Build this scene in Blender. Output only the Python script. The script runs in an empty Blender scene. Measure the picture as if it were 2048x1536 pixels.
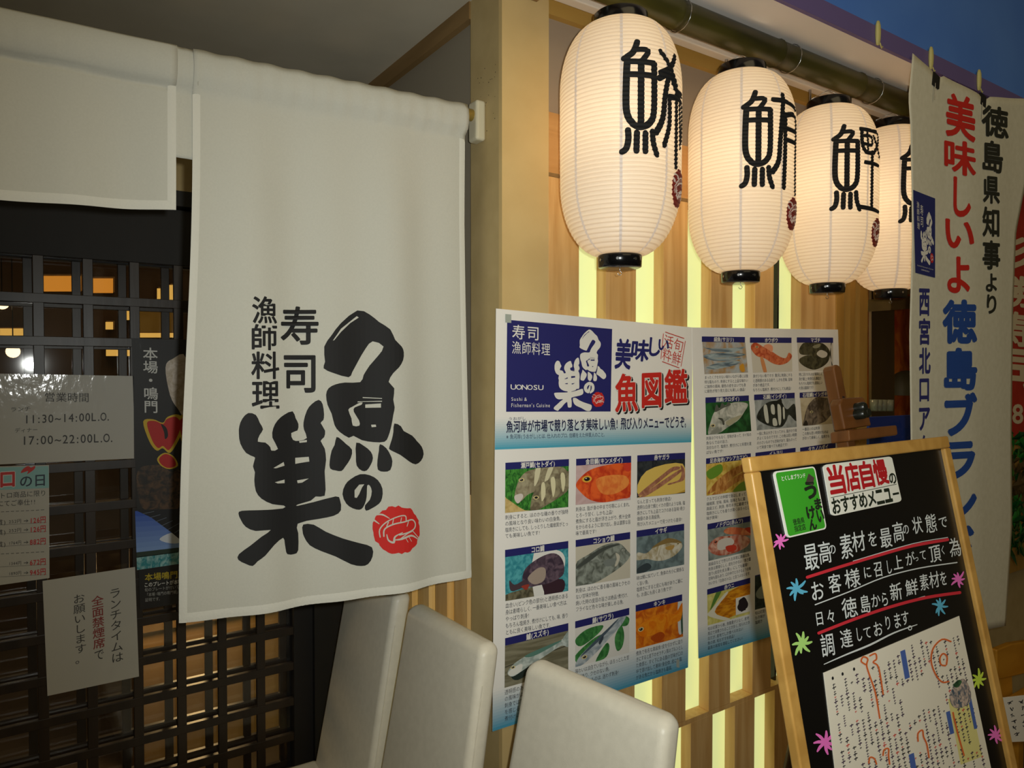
import bpy, bmesh, math, random
from mathutils import Vector, Matrix, noise
random.seed(7)
S = bpy.context.scene
COL = S.collection

# ------------------------------------------------------------------ camera
F_PX, CX, CY = 1444.0, 1024.0, 768.0
YAW, PITCH = math.radians(34.17), math.radians(-1.166)
EYE = Vector((0, 0, 1.5))
cd = bpy.data.cameras.new('camera'); cam = bpy.data.objects.new('camera', cd); COL.objects.link(cam)
cd.sensor_width = 36; cd.lens = F_PX / 2048 * 36; cd.clip_start = 0.02
cam.location = EYE; cam.rotation_euler = (math.pi / 2 + PITCH, 0, -YAW)
S.camera = cam

# ------------------------------------------------------------------ world, lights, exposure
S.view_settings.view_transform = 'Standard'; S.view_settings.look = 'None'
S.view_settings.exposure = 0.0; S.view_settings.gamma = 1; S.view_settings.use_curve_mapping = False
w = bpy.data.worlds.new('arcade'); S.world = w; w.use_nodes = True
w.node_tree.nodes['Background'].inputs[0].default_value = (0.95, 0.80, 0.50, 1)
w.node_tree.nodes['Background'].inputs[1].default_value = 0.052

def lamp(name, kind, loc, power, color, aim=None, **kw):
    l = bpy.data.lights.new(name, kind); l.energy = power; l.color = color
    for k, v in kw.items(): setattr(l, k, v)
    o = bpy.data.objects.new(name, l); COL.objects.link(o); o.location = loc
    if aim is not None:
        o.rotation_euler = (Vector(aim) - Vector(loc)).to_track_quat('-Z', 'Y').to_euler()
    return o

FWD = Vector((math.sin(YAW), math.cos(YAW), math.sin(PITCH))).normalized()
RIGHT = Vector((math.cos(YAW), -math.sin(YAW), 0))
UP = RIGHT.cross(FWD)
flash_at = EYE + RIGHT * 0.045 + UP * 0.025
lamp('camera_flash', 'SPOT', flash_at, 51.0, (0.96, 0.985, 0.93), flash_at + FWD * 1.0 + RIGHT * 0.13 + UP * 0.06,
     spot_size=math.radians(112), spot_blend=1.0, shadow_soft_size=0.012)
lamp('arcade_lamp', 'AREA', (0.6, -1.6, 3.6), 26.0, (1.0, 0.80, 0.46), (0.7, 1.2, 1.2), size=2.5)

# ------------------------------------------------------------------ picture <-> place helpers
def ray(x, y):
    return (FWD + RIGHT * ((x - CX) / F_PX) - UP * ((y - CY) / F_PX))
class Plane:
    def __init__(s, p, n): s.p, s.n = Vector(p), Vector(n).normalized()
    def __call__(s, x, y, off=0.0):
        r = ray(x, y); q = s.p + s.n * off
        return EYE + r * ((q - EYE).dot(s.n) / r.dot(s.n))
def YP(Y): return Plane((0, Y, 0), (0, -1, 0))
def XP(X): return Plane((X, 0, 0), (-1, 0, 0))
def quad(pl, tl, tr, br, bl):
    a, b, c, d = [pl(*p) for p in (tl, tr, br, bl)]
    def F(u, v, off=0.0):
        return a * (1-u)*(1-v) + b * u*(1-v) + c * u*v + d * (1-u)*v + pl.n * off
    return F
def direct(pl):
    return lambda x, y, off=0.0: pl(x, y, off)

# ------------------------------------------------------------------ materials
MATS = {}
def lin(c):
    return tuple(((x/255)/12.92 if x/255 <= .04045 else ((x/255+.055)/1.055)**2.4) for x in c)
def hexc(h): return lin((int(h[0:2],16), int(h[2:4],16), int(h[4:6],16)))
def mat(name, h, rough=0.6, **kw):
    if name in MATS: return MATS[name]
    m = bpy.data.materials.new(name); m.use_nodes = True; MATS[name] = m
    b = m.node_tree.nodes['Principled BSDF']; c = hexc(h)
    b.inputs['Base Color'].default_value = (*c, 1); b.inputs['Roughness'].default_value = rough
    for k, v in kw.items():
        if k in b.inputs: b.inputs[k].default_value = v
    m.diffuse_color = (*c, 1)
    return m
def C(h, rough=0.55): return mat('ink_' + h, h, rough)
def noisy(name, h1, h2, scale=(8,8,8), rough=0.6, detail=4, bump=0.0, dist=0.0, lo=.35, hi=.65, bscale=None, **kw):
    m = mat(name, h1, rough, **kw)
    nt = m.node_tree; N = nt.nodes; L = nt.links; b = N['Principled BSDF']
    tc = N.new('ShaderNodeTexCoord'); mp = N.new('ShaderNodeMapping'); mp.inputs['Scale'].default_value = scale
    no = N.new('ShaderNodeTexNoise'); no.inputs['Scale'].default_value = 1; no.inputs['Detail'].default_value = detail
    no.inputs['Distortion'].default_value = dist
    cr = N.new('ShaderNodeValToRGB'); cr.color_ramp.elements[0].position = lo; cr.color_ramp.elements[1].position = hi
    cr.color_ramp.elements[0].color = (*hexc(h1), 1); cr.color_ramp.elements[1].color = (*hexc(h2), 1)
    L.new(tc.outputs['Object'], mp.inputs[0]); L.new(mp.outputs[0], no.inputs['Vector'])
    L.new(no.outputs['Fac'], cr.inputs[0]); L.new(cr.outputs[0], b.inputs['Base Color'])
    if bump:
        n2 = no
        if bscale:
            n2 = N.new('ShaderNodeTexNoise'); n2.inputs['Scale'].default_value = bscale; n2.inputs['Detail'].default_value = 2
            L.new(tc.outputs['Object'], n2.inputs['Vector'])
        bp = N.new('ShaderNodeBump'); bp.inputs['Strength'].default_value = bump; bp.inputs['Distance'].default_value = .01
        L.new(n2.outputs['Fac'], bp.inputs['Height']); L.new(bp.outputs[0], b.inputs['Normal'])
    return m
def emit(name, h, strength):
    m = mat(name, h, .6); b = m.node_tree.nodes['Principled BSDF']
    b.inputs['Emission Color'].default_value = (*hexc(h), 1); b.inputs['Emission Strength'].default_value = strength
    return m

PLASTER = noisy('plaster_tan', 'B09A6A', 'BAA474', (14,14,14), .8, bump=.05)
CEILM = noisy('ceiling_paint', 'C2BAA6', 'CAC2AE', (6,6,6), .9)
WOODP = noisy('pale_cedar', 'CC9C5C', 'E2BA7C', (26,26,1.6), .55, dist=1.2, bump=.04)
WOODB = noisy('panel_wood', 'BC8C50', 'CC9C60', (3,20,24), .6, dist=.8)
TRIMW = noisy('trim_wood', '7E6238', '8E7044', (20,3,20), .6)
DARKW = noisy('dark_stained_wood', '261E17', '33281E', (30,30,3), .38, bump=.05)
DARKF = noisy('black_stained_frame', '120F0C', '181410', (20,20,4), .65)
CLOTH = noisy('noren_cloth', 'C0C0B6', 'C3C3B9', (300,300,300), .9, bump=.03)
CLOTHH = noisy('noren_hem', 'D3D3CA', 'D5D5CC', (240,240,240), .9, bump=.08)
INK = mat('black_print', '101114', .75)
INKRED = mat('red_print', 'C8201C', .75)
PAPER = mat('poster_paper', 'F2F0EC', .35)
PVC = noisy('white_banner_cloth', 'D6D3C0', 'DDDAC8', (60,60,60), .7, bump=.03)
LEATHER = noisy('cream_leather', 'E2DDCC', 'E8E3D2', (60,60,60), .42, bump=.05, bscale=500)
BLACKPL = mat('black_lacquer', '0C0C0E', .18)
METAL = mat('metal_wire', 'B8B8B8', .25, Metallic=1.0)
LEGW = noisy('chair_leg_wood', '2A1A10', '3A2617', (30,30,4), .4)
def glass(name, refl=.08, tint=(1,1,1), rough=.03):
    m = bpy.data.materials.new(name); m.use_nodes = True; nt = m.node_tree; N = nt.nodes
    N.remove(N['Principled BSDF'])
    t = N.new('ShaderNodeBsdfTransparent'); t.inputs[0].default_value = (*tint, 1)
    g = N.new('ShaderNodeBsdfGlossy'); g.inputs['Roughness'].default_value = rough
    x = N.new('ShaderNodeMixShader'); x.inputs[0].default_value = refl
    nt.links.new(t.outputs[0], x.inputs[1]); nt.links.new(g.outputs[0], x.inputs[2])
    nt.links.new(x.outputs[0], N['Material Output'].inputs[0]); MATS[name] = m
    return m
GLASS = glass('door_glass', .09, (.93,.93,.93), .035)
GLASS2 = glass('window_glass', .05, (.95,.95,.95), .02)
def laminate(name, h):   # paper sealed in a wavy clear film
    m = mat(name, h, .5); nt = m.node_tree; N = nt.nodes; b = N['Principled BSDF']
    b.inputs['Coat Weight'].default_value = 1.0; b.inputs['Coat Roughness'].default_value = .08
    tc = N.new('ShaderNodeTexCoord'); no = N.new('ShaderNodeTexNoise'); no.inputs['Scale'].default_value = 42
    no.inputs['Detail'].default_value = 3
    mp = N.new('ShaderNodeMapping'); mp.inputs['Scale'].default_value = (1.0,1.0,.6)
    bp = N.new('ShaderNodeBump'); bp.inputs['Strength'].default_value = .15; bp.inputs['Distance'].default_value = .008
    nt.links.new(tc.outputs['Object'], mp.inputs[0]); nt.links.new(mp.outputs[0], no.inputs['Vector'])
    nt.links.new(no.outputs['Fac'], bp.inputs['Height'])
    nt.links.new(bp.outputs[0], b.inputs['Coat Normal'])
    return m
LAMI = laminate('laminated_paper', 'BEBBB1')
LAMB = laminate('laminated_black', '0D0C0C')

# ------------------------------------------------------------------ mesh builder
class MB:
    def __init__(s): s.v, s.f, s.m, s.smooth = [], [], [], []
    def add(s, verts, faces, m, smooth=False):
        o = len(s.v); s.v.extend(Vector(p) for p in verts)
        for f in faces:
            s.f.append([o+i for i in f]); s.m.append(m); s.smooth.append(smooth)
    def box(s, a, b, m):
        x0,y0,z0 = a; x1,y1,z1 = b
        v = [(x0,y0,z0),(x1,y0,z0),(x1,y1,z0),(x0,y1,z0),(x0,y0,z1),(x1,y0,z1),(x1,y1,z1),(x0,y1,z1)]
        s.add(v, [(3,2,1,0),(4,5,6,7),(0,1,5,4),(1,2,6,5),(2,3,7,6),(3,0,4,7)], m)
    def prism(s, pts, off, m):            # polygon pushed along off
        n = len(pts); off = Vector(off); pts = [Vector(p) for p in pts]
        v = pts + [p + off for p in pts]
        s.add(v, [tuple(range(n)), tuple(range(2*n-1, n-1, -1))] + [(i, n+i, n+(i+1)%n, (i+1)%n) for i in range(n)], m)
    def slab(s, pl, pix, o0, o1, m):      # outline seen at pix on the plane, given thickness
        a = [pl(x, y, o0) for x, y in pix]
        s.prism(a, pl.n * (o1-o0), m)
    def tube(s, pts, r, m, n=10, cap=True):
        pts = [Vector(p) for p in pts]; R = r if isinstance(r, (list, tuple)) else [r]*len(pts)
        rings = []
        ref = Vector((0,0,1))
        for i, p in enumerate(pts):
            t = (pts[min(i+1,len(pts)-1)] - pts[max(i-1,0)]).normalized()
            a = t.cross(ref if abs(t.dot(ref)) < .95 else Vector((1,0,0))).normalized(); b = t.cross(a)
            rings.append([p + (a*math.cos(2*math.pi*k/n) + b*math.sin(2*math.pi*k/n))*R[i] for k in range(n)])
        v = [q for rg in rings for q in rg]; f = []
        for i in range(len(pts)-1):
            for k in range(n): f.append((i*n+k, i*n+(k+1)%n, (i+1)*n+(k+1)%n, (i+1)*n+k))
        s.add(v, f, m, True)
        if cap: s.add(rings[0], [tuple(range(n))], m); s.add(rings[-1], [tuple(range(n-1,-1,-1))], m)
    def lathe(s, prof, c, m, n=32, smooth=True):   # prof: (r,z)
        c = Vector(c); v = []; f = []
        for r, z in prof:
            for k in range(n):
                a = 2*math.pi*k/n; v.append(c + Vector((r*math.cos(a), r*math.sin(a), z)))
        for i in range(len(prof)-1):
            for k in range(n): f.append((i*n+k, i*n+(k+1)%n, (i+1)*n+(k+1)%n, (i+1)*n+k))
        s.add(v, f, m, smooth)
    def grid(s, P, m, smooth=True):       # P: rows of points
        nr, nc = len(P), len(P[0])
        s.add([q for r in P for q in r], [(i*nc+j, i*nc+j+1, (i+1)*nc+j+1, (i+1)*nc+j) for i in range(nr-1) for j in range(nc-1)], m, smooth)
    def build(s, name, parent=None, solid=0.0, bevel=0.0, origin=None):
        me = bpy.data.meshes.new(name)
        o0 = Vector(origin) if origin is not None else Vector((0,0,0))
        me.from_pydata([p - o0 for p in s.v], [], s.f)
        mats = []
        for x in s.m:
            if x not in mats: mats.append(x)
        for x in mats: me.materials.append(x)
        for p, x, sm in zip(me.polygons, s.m, s.smooth): p.material_index = mats.index(x); p.use_smooth = sm
        me.update()
        o = bpy.data.objects.new(name, me); COL.objects.link(o); o.location = o0
        if parent is not None:
            o.parent = parent
            o.matrix_parent_inverse = Matrix.Identity(4)
            o.location = o0 - parent.location if parent.parent is None else o0 - parent.location - parent.parent.location
        if solid:
            md = o.modifiers.new('thick', 'SOLIDIFY'); md.thickness = solid; md.offset = -1
        if bevel:
            md = o.modifiers.new('bevel', 'BEVEL'); md.width = bevel; md.segments = 3; md.limit_method = 'ANGLE'
        return o
def tag(o, label, cat, group=None, kind=None):
    if label: o['label'] = label
    if cat: o['category'] = cat
    if group: o['group'] = group
    if kind: o['kind'] = kind
    return o
def thing(name, label, cat, loc=(0,0,0), group=None):
    o = bpy.data.objects.new(name, None); COL.objects.link(o); o.location = loc; o.empty_display_size = .05
    return tag(o, label, cat, group)
def struct(o): o['kind'] = 'structure'; return o

# ------------------------------------------------------------------ flat drawing
def smooth_loop(pts, n=4, closed=True):
    P = [Vector((p[0], p[1])) for p in pts]; N = len(P); out = []
    rng = range(N) if closed else range(N-1)
    for i in rng:
        p0, p1, p2, p3 = (P[(i-1)%N], P[i], P[(i+1)%N], P[(i+2)%N]) if closed else (P[max(i-1,0)], P[i], P[i+1], P[min(i+2,N-1)])
        for k in range(n):
            t = k/n
            out.append(.5*((2*p1) + (p2-p0)*t + (2*p0-5*p1+4*p2-p3)*t*t + (3*p1-p0-3*p2+p3)*t**3))
    if not closed: out.append(P[-1])
    return [(q.x, q.y) for q in out]
def fill(loops):
    cu = bpy.data.curves.new('t', 'CURVE'); cu.dimensions = '2D'; cu.fill_mode = 'BOTH'
    for lp in loops:
        sp = cu.splines.new('POLY'); sp.points.add(len(lp)-1); sp.use_cyclic_u = True
        for p, q in zip(sp.points, lp): p.co = (q[0], q[1], 0, 1)
    return harvest(cu)
def harvest(cu):
    o = bpy.data.objects.new('t', cu)
    me = o.to_mesh()
    v = [(p.co.x, p.co.y) for p in me.vertices]; f = [tuple(p.vertices) for p in me.polygons]
    o.to_mesh_clear(); bpy.data.objects.remove(o); bpy.data.curves.remove(cu)
    return v, f
GL = {}
def glyph(ch, bold=0.0, res=3):
    k = (ch, bold, res)
    if k not in GL:
        cu = bpy.data.curves.new('t', 'FONT'); cu.body = ch; cu.size = 1; cu.resolution_u = res; cu.offset = bold
        GL[k] = harvest(cu)
    return GL[k]
NARROW = {'.':.35, ',':.35, ':':.4, '!':.45, '(':.45, ')':.45, '、':.6, '。':.6, ' ':.4, '・':.6, '~':.7, "'":.3, 'i':.3,'l':.3,'I':.35}
def wch(ch):
    if ch in NARROW: return NARROW[ch]
    return .58 if ord(ch) < 256 else 1.0
LAYER = [0]
def put(mb, F, v, f, m, lift=0.0004, fn=lambda x, y: (x, y)):
    LAYER[0] += 1; lift += (LAYER[0] % 10)*1.3e-5      # printed strokes never share exactly one plane
    mb.add([F(*fn(x, y), lift) for x, y in v], f, m)
def char(mb, F, ch, m, u0, v0, u1, v1, bold=0, lift=.0004, res=3, tight=False, shear=0):
    """one character set into the box u0..u1, v0..v1 (v grows downwards)"""
    if ch == ' ': return
    v, f = glyph(ch, 0.0, res)
    if not v: return
    if bold > 0:                                  # thicker strokes: the same shape repeated round a small circle
        sets = [([(x+bold*math.cos(k*math.pi/4), y+bold*math.sin(k*math.pi/4)) for x, y in v], f) for k in range(8)]
        v = [p for q in sets for p in q[0]]
    else: sets = [(v, f)]
    if tight:
        xs = [p[0] for p in v]; ys = [p[1] for p in v]; X0, X1, Y0, Y1 = min(xs), max(xs), min(ys), max(ys)
    elif ord(ch) < 256:
        xs = [p[0] for p in v]; cxm = (min(xs)+max(xs))/2; hw = max(wch(ch)*.5, (max(xs)-min(xs))/2)
        X0, X1, Y0, Y1 = cxm-hw, cxm+hw, -.18, .90
    else: X0, X1, Y0, Y1 = 0, 1, -.12, .88
    def fn(x, y):
        b = (y-Y0)/(Y1-Y0); a = (x-X0)/(X1-X0) + shear*(b-.5)
        return u0 + a*(u1-u0), v1 - b*(v1-v0)
    for v, f in sets: put(mb, F, v, f, m, lift, fn)
def line(mb, F, s, m, u0, v0, u1, v1, bold=0, lift=.0004, res=3, vertical=False, fillr=1.0, shear=0):
    if vertical:
        n = len(s); h = (v1-v0)/n
        for i, ch in enumerate(s): char(mb, F, ch, m, u0, v0+h*i+h*(1-fillr)/2, u1, v0+h*(i+1)-h*(1-fillr)/2, bold, lift, res, shear=shear)
    else:
        W = sum(wch(c) for c in s); k = (u1-u0)/W; u = u0
        for ch in s:
            w = wch(ch)*k; char(mb, F, ch, m, u, v0, u+w, v1, bold, lift, res, shear=shear); u += w
def para(mb, F, lines_, m, u0, v0, u1, v1, n=None, cols=None, lift=.0004, fillr=.8, bold=0):
    n = n or len(lines_); h = (v1-v0)/n; cols = cols or max(sum(wch(c) for c in l) for l in lines_)
    for i, l in enumerate(lines_):
        if not l: continue
        W = sum(wch(c) for c in l)
        line(mb, F, l, m, u0, v0+h*i, u0+(u1-u0)*min(1, W/cols), v0+h*(i+fillr), bold, lift, 2)
def rect(mb, F, m, u0, v0, u1, v1, lift=.0002):
    mb.add([F(u0,v0,lift), F(u1,v0,lift), F(u1,v1,lift), F(u0,v1,lift)], [(0,3,2,1)], m)
def blob(mb, F, m, pts, lift=.0004, sm=4):
    lp = smooth_loop(pts, sm) if sm else pts
    v, f = fill([lp]); put(mb, F, v, f, m, lift)
def ribbon2(pts, wd, sm=4):
    """outline pieces (verts, faces) of a brush stroke of width wd (number or per-point list)"""
    W = wd if isinstance(wd, (list, tuple)) else [wd]*len(pts)
    P = smooth_loop(pts, sm, False) if sm else list(pts)
    N = len(P); v = []; f = []
    for i, p in enumerate(P):
        t = i/(N-1)*(len(W)-1) if N > 1 else 0; a = int(min(t, len(W)-2)) if len(W) > 1 else 0
        w_ = W[a] + (W[a+1]-W[a])*(t-a) if len(W) > 1 else W[0]
        q0, q1 = P[max(i-1,0)], P[min(i+1,N-1)]
        dx, dy = q1[0]-q0[0], q1[1]-q0[1]; l = math.hypot(dx, dy) or 1
        nx, ny = -dy/l*w_/2, dx/l*w_/2
        v += [(p[0]+nx, p[1]+ny), (p[0]-nx, p[1]-ny)]
    f = [(2*i, 2*i+1, 2*i+3, 2*i+2) for i in range(N-1)]
    for idx, w_, sg in ((0, W[0], -1), (N-1, W[-1], 1)):        # half-round ends
        o = len(v); c = P[idx]; q0, q1 = P[max(idx-1,0)], P[min(idx+1,N-1)]
        a0 = math.atan2(q1[1]-q0[1], q1[0]-q0[0]) + (math.pi if sg < 0 else 0)
        v += [(c[0]+math.cos(a0-math.pi/2+a*math.pi/6)*w_/2, c[1]+math.sin(a0-math.pi/2+a*math.pi/6)*w_/2) for a in range(7)]
        f.append(tuple(range(o, o+7)))
    return v, f
def stroke(mb, F, m, pts, wd, lift=.0004, sm=4):
    v, f = ribbon2(pts, wd, sm); put(mb, F, v, f, m, lift)
def rrect(x0, y0, x1, y1, r, n=4):
    out = []
    for cx, cy, a0 in ((x1-r,y0+r,-90),(x1-r,y1-r,0),(x0+r,y1-r,90),(x0+r,y0+r,180)):
        for k in range(n+1):
            a = math.radians(a0+90*k/n); out.append((cx+r*math.cos(a), cy+r*math.sin(a)))
    return out
def cut(v, f, xs=(), ys=()):
    """slice a flat drawing along lines so it can follow a curved surface"""
    bm = bmesh.new(); V = [bm.verts.new((a, b, 0)) for a, b in v]
    for q in f:
        try: bm.faces.new([V[i] for i in q])
        except ValueError: pass
    for x in xs:
        bmesh.ops.bisect_plane(bm, geom=bm.verts[:]+bm.edges[:]+bm.faces[:], plane_co=(x,0,0), plane_no=(1,0,0), dist=1e-7)
    for y in ys:
        bmesh.ops.bisect_plane(bm, geom=bm.verts[:]+bm.edges[:]+bm.faces[:], plane_co=(0,y,0), plane_no=(0,1,0), dist=1e-7)
    bm.verts.index_update()
    r = [(p.co.x, p.co.y) for p in bm.verts], [tuple(q.index for q in fc.verts) for fc in bm.faces]
    bm.free(); return r

# ------------------------------------------------------------------ the brush logo and the round crest (traced, in drawing units)
LOGO = [
 [[(728,108),(790,130),(835,170),(890,210),(915,265),(950,300),(962,330),(958,372),(935,410),(905,440),(882,486),(910,520),(905,580),(912,620),(905,660),(895,720),(880,775),(862,802),(810,805),(750,795),(705,772),(680,782),(630,750),(605,715),(590,655),(570,610),(562,555),(575,520),(610,500),(660,490),(742,488),(760,450),(790,400),(830,350),(857,300),(805,272),(770,310),(730,380),(700,435),(680,462),(600,440),(550,415),(557,380),(553,300),(590,240),(640,175)],
  [(768,606),(845,600),(845,622),(768,624)], [(678,635),(700,618),(750,592),(748,608),(712,622),(708,645),(735,690),(737,718),(702,718),(695,680)],
  [(797,713),(820,712),(822,724),(800,726)], [(755,567),(850,572),(850,576),(755,572)], [(728,590),(850,586),(850,591),(728,596)],
  [(597,268),(640,205),(725,138),(735,146),(690,175),(640,222),(604,266)]],
 [[(615,778),(640,792),(665,815),(697,845),(690,890),(660,935),(640,958),(610,955),(582,945),(580,905),(590,850),(605,820)]],
 [[(720,808),(760,825),(795,855),(806,890),(795,925),(775,955),(750,957),(722,930),(718,880)]],
 [[(840,815),(870,835),(890,870),(900,905),(890,950),(860,960),(830,950),(828,900),(835,850)]],
 [[(910,705),(945,720),(960,745),(1010,770),(1040,800),(1070,830),(1082,870),(1065,905),(1030,922),(990,905),(940,870),(890,845),(885,830),(897,790),(905,750)]],
 [[(645,1080),(660,1030),(690,1000),(740,975),(790,980),(830,1005),(852,1050),(850,1100),(835,1130),(800,1155),(770,1168),(765,1140),(790,1110),(800,1065),(790,1035),(777,1035),(775,1080),(770,1115),(755,1150),(735,1163),(700,1155),(665,1130)],
  [(710,1060),(735,1030),(762,1028),(750,1045),(735,1080),(722,1100),(710,1098)]],
 [[(95,720),(110,680),(140,650),(180,660),(200,700),(218,735),(200,765),(190,800),(230,805),(258,830),(264,848),(302,840),(270,780),(275,730),(300,690),(340,660),(388,643),(405,680),(420,710),(415,745),(380,758),(390,795),(425,800),(465,785),(450,740),(448,700),(465,640),(490,605),(525,582),(545,605),(552,660),(548,690),(535,705),(557,745),(552,780),(535,800),(555,840),(562,900),(555,960),(558,1020),(555,1090),(510,1095),(485,1118),(415,1138),(415,1145),(500,1125),(610,1092),(632,1110),(637,1165),(600,1195),(520,1215),(415,1240),(418,1290),(418,1380),(395,1400),(355,1398),(345,1370),(340,1340),(330,1310),(280,1345),(230,1400),(190,1430),(165,1455),(130,1445),(92,1425),(95,1395),(150,1350),(210,1300),(260,1265),(180,1270),(130,1250),(105,1215),(92,1180),(110,1165),(200,1160),(330,1155),(335,1140),(270,1130),(210,1100),(180,1060),(172,1000),(175,960),(165,930),(175,890),(170,880),(130,860),(100,810),(93,760)],
  [(275,940),(335,910),(340,930),(290,942)], [(402,890),(475,885),(478,910),(402,922)], [(283,1015),(340,1003),(340,1022),(300,1022)], [(412,1010),(475,1000),(440,1022),(415,1025)], [(424,802),(465,795),(465,807),(426,811)]],
 [[(445,1245),(500,1245),(560,1280),(650,1315),(740,1340),(800,1360),(803,1410),(780,1450),(745,1460),(690,1450),(610,1410),(540,1385),(480,1355),(450,1310),(442,1280)]],
]
LOGO_M = [fill([smooth_loop(lp, 2) if len(lp) > 8 else lp for lp in g]) for g in LOGO]
_r = random.Random(3)
CREST = [(930+(126+_r.uniform(-7,6))*math.cos(a*math.pi/24), 1265+(126+_r.uniform(-7,6))*math.sin(a*math.pi/24)) for a in range(48)]
CREST_W = [([(815,1190),(850,1186),(885,1205)],[3,9,3]), ([(840,1305),(838,1265),(870,1225),(925,1195),(965,1190),(970,1215)],6),
 ([(858,1300),(862,1262),(905,1235),(960,1222),(1005,1212),(1025,1235),(1015,1262),(975,1280),(935,1290)],7),
 ([(880,1225),(872,1250),(892,1240)],5), ([(905,1205),(900,1232)],4), ([(945,1200),(940,1225)],4), ([(985,1215),(975,1245)],4), ([(872,1290),(880,1320),(905,1330),(912,1300),(950,1278)],[4,8,12,8,4]),
 ([(905,1318),(945,1312),(1000,1295),(1042,1318)],[4,10,10,3]), ([(940,1310),(975,1285),(1005,1272)],5), ([(1005,1268),(1045,1310)],4), ([(985,1300),(1000,1325)],3), ([(968,1308),(980,1328)],3), ([(808,1215),(835,1235)],[10,4])]
CREST_M = fill([CREST])

# ------------------------------------------------------------------ THE SETTING
D = 1.24                     # front wall
XS = 0.817                   # recess side wall
YD = 2.10                    # door leaves
ZC = 2.30
front, side, door_pl = YP(D), XP(XS), YP(YD-.03)
def sbox(name, a, b, m, parent=None):
    mb = MB(); mb.box(a, b, m); o = mb.build(name, parent)
    return o if parent is not None else struct(o)

sbox('floor', (-3, -3, -.05), (5.5, 6, 0), noisy('floor_tile', '5A5046', '6A5E52', (3,3,3), .4))
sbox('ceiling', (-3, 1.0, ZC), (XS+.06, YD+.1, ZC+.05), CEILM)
soff = MB(); soff.box((XS+.06, .985, ZC), (5.5, D+.35, ZC+.05), mat('soffit_paint', 'F0E8E0', .85))
struct(soff.build('ceiling'))

# recess side wall: painted post, grey upper panel, wooden trim, lower slats over a lit panel
wr = struct(bpy.data.objects.new('wall_right', None)); COL.objects.link(wr)
YPOST = 1.364
mb = MB(); mb.box((XS, D+.012, 0), (XS+.055, YPOST, ZC), PLASTER)
for i in range(26):                                             # little scuff marks round the rod bracket
    z = 2.06 + random.gauss(.03, .035); y = D + random.uniform(.02, .115)
    s_ = random.uniform(.0008, .0022)
    mb.box((XS-.0004, y, z), (XS, y+s_, z+s_*.8), mat('scuff', '2A261C', .9))
mb.build('post', wr)
mb = MB(); mb.box((XS+.012, YPOST, 1.25), (XS+.04, YD+.1, 2.262), mat('grey_panel', '8F8674', .8)); mb.build('upper_panel', wr)
mb = MB(); mb.box((XS-.004, YPOST, 2.262), (XS+.03, YD+.1, ZC), TRIMW); mb.build('head_rail', wr)
mb = MB(); mb.box((XS+.008, YPOST, 1.22), (XS+.04, YD+.1, 1.25), TRIMW); mb.build('middle_rail', wr)
LIT = emit('backlit_panel', 'DEEBAA', .56)
mb = MB(); mb.box((XS+.05, YPOST, .02), (XS+.055, YD+.1, 1.22), LIT); mb.build('lit_panel', wr)
y = YPOST + .018
while y < YD:
    mb = MB(); mb.box((XS, y, 0), (XS+.04, y+.058, 1.22), WOODP); mb.build('slat', wr); y += .092

# back wall round the door
wb = struct(bpy.data.objects.new('wall_back', None)); COL.objects.link(wb)
mb = MB(); mb.box((-3, YD-.02, 1.965), (XS, YD+.08, ZC), PLASTER); mb.build('plaster_header', wb)
mb = MB(); mb.box((-3, YD-.05, 1.925), (XS, YD+.08, 1.965), DARKF); mb.box((-3, YD+.04, 1.80), (XS, YD+.1, 1.925), DARKF); mb.build('door_head', wb)
mb = MB(); mb.box((.70, YD-.04, 0), (XS, YD+.1, 1.965), DARKF); mb.build('door_jamb', wb)
sbox('wall_left', (-3.1, D, 0), (-3, YD+.1, ZC), PLASTER)

# two sliding lattice doors
def door(name, x0, x1, yf, cell, xo, zo, bw):
    d = struct(bpy.data.objects.new(name, None)); COL.objects.link(d)
    mb = MB(); z0, z1 = .02, 1.92
    zt = 1.775
    mb.box((x0, yf, zt), (x1, yf+.03, z1), DARKF); mb.box((x0, yf, z0), (x1, yf+.03, z0+.12), DARKW)
    mb.build('rail', d)
    mb = MB(); mb.box((x0, yf, z0), (x0+.055, yf+.03, z1), DARKF); mb.build('stile', d)
    mb = MB(); mb.box((x1-.055, yf, z0), (x1, yf+.03, z1), DARKF); mb.build('stile', d)
    mb = MB(); x = x0 + .055 + xo
    while x < x1-.055:
        mb.box((x-bw/2, yf+.003, z0+.12), (x+bw/2, yf+.018, zt), DARKW); x += cell
    z = zt - zo
    while z > z0+.14:
        mb.box((x0+.055, yf+.0015, z-bw/2), (x1-.055, yf+.0165, z+bw/2), DARKW); z -= cell
    mb.build('lattice', d, bevel=.0012)
    mb = MB(); mb.add([(x0+.05, yf+.022, z0), (x1-.05, yf+.022, z0), (x1-.05, yf+.022, zt), (x0+.05, yf+.022, zt)], [(0,1,2,3)], GLASS)
    mb.build('glass', d)
    return d
CELL = .1035
fx = [YP(YD-.0)(px, 640).x for px in (77, 175, 271)]
door('door_1', -2.2, .70, YD-.022, CELL, (fx[0]-(-2.2+.055)) % CELL, .103, .0225)
door('door_2', -2.2, .70, YD+.048, CELL, (YP(YD+.06)(153, 640).x-(-2.2+.055)) % CELL, .110, .020)

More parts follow.
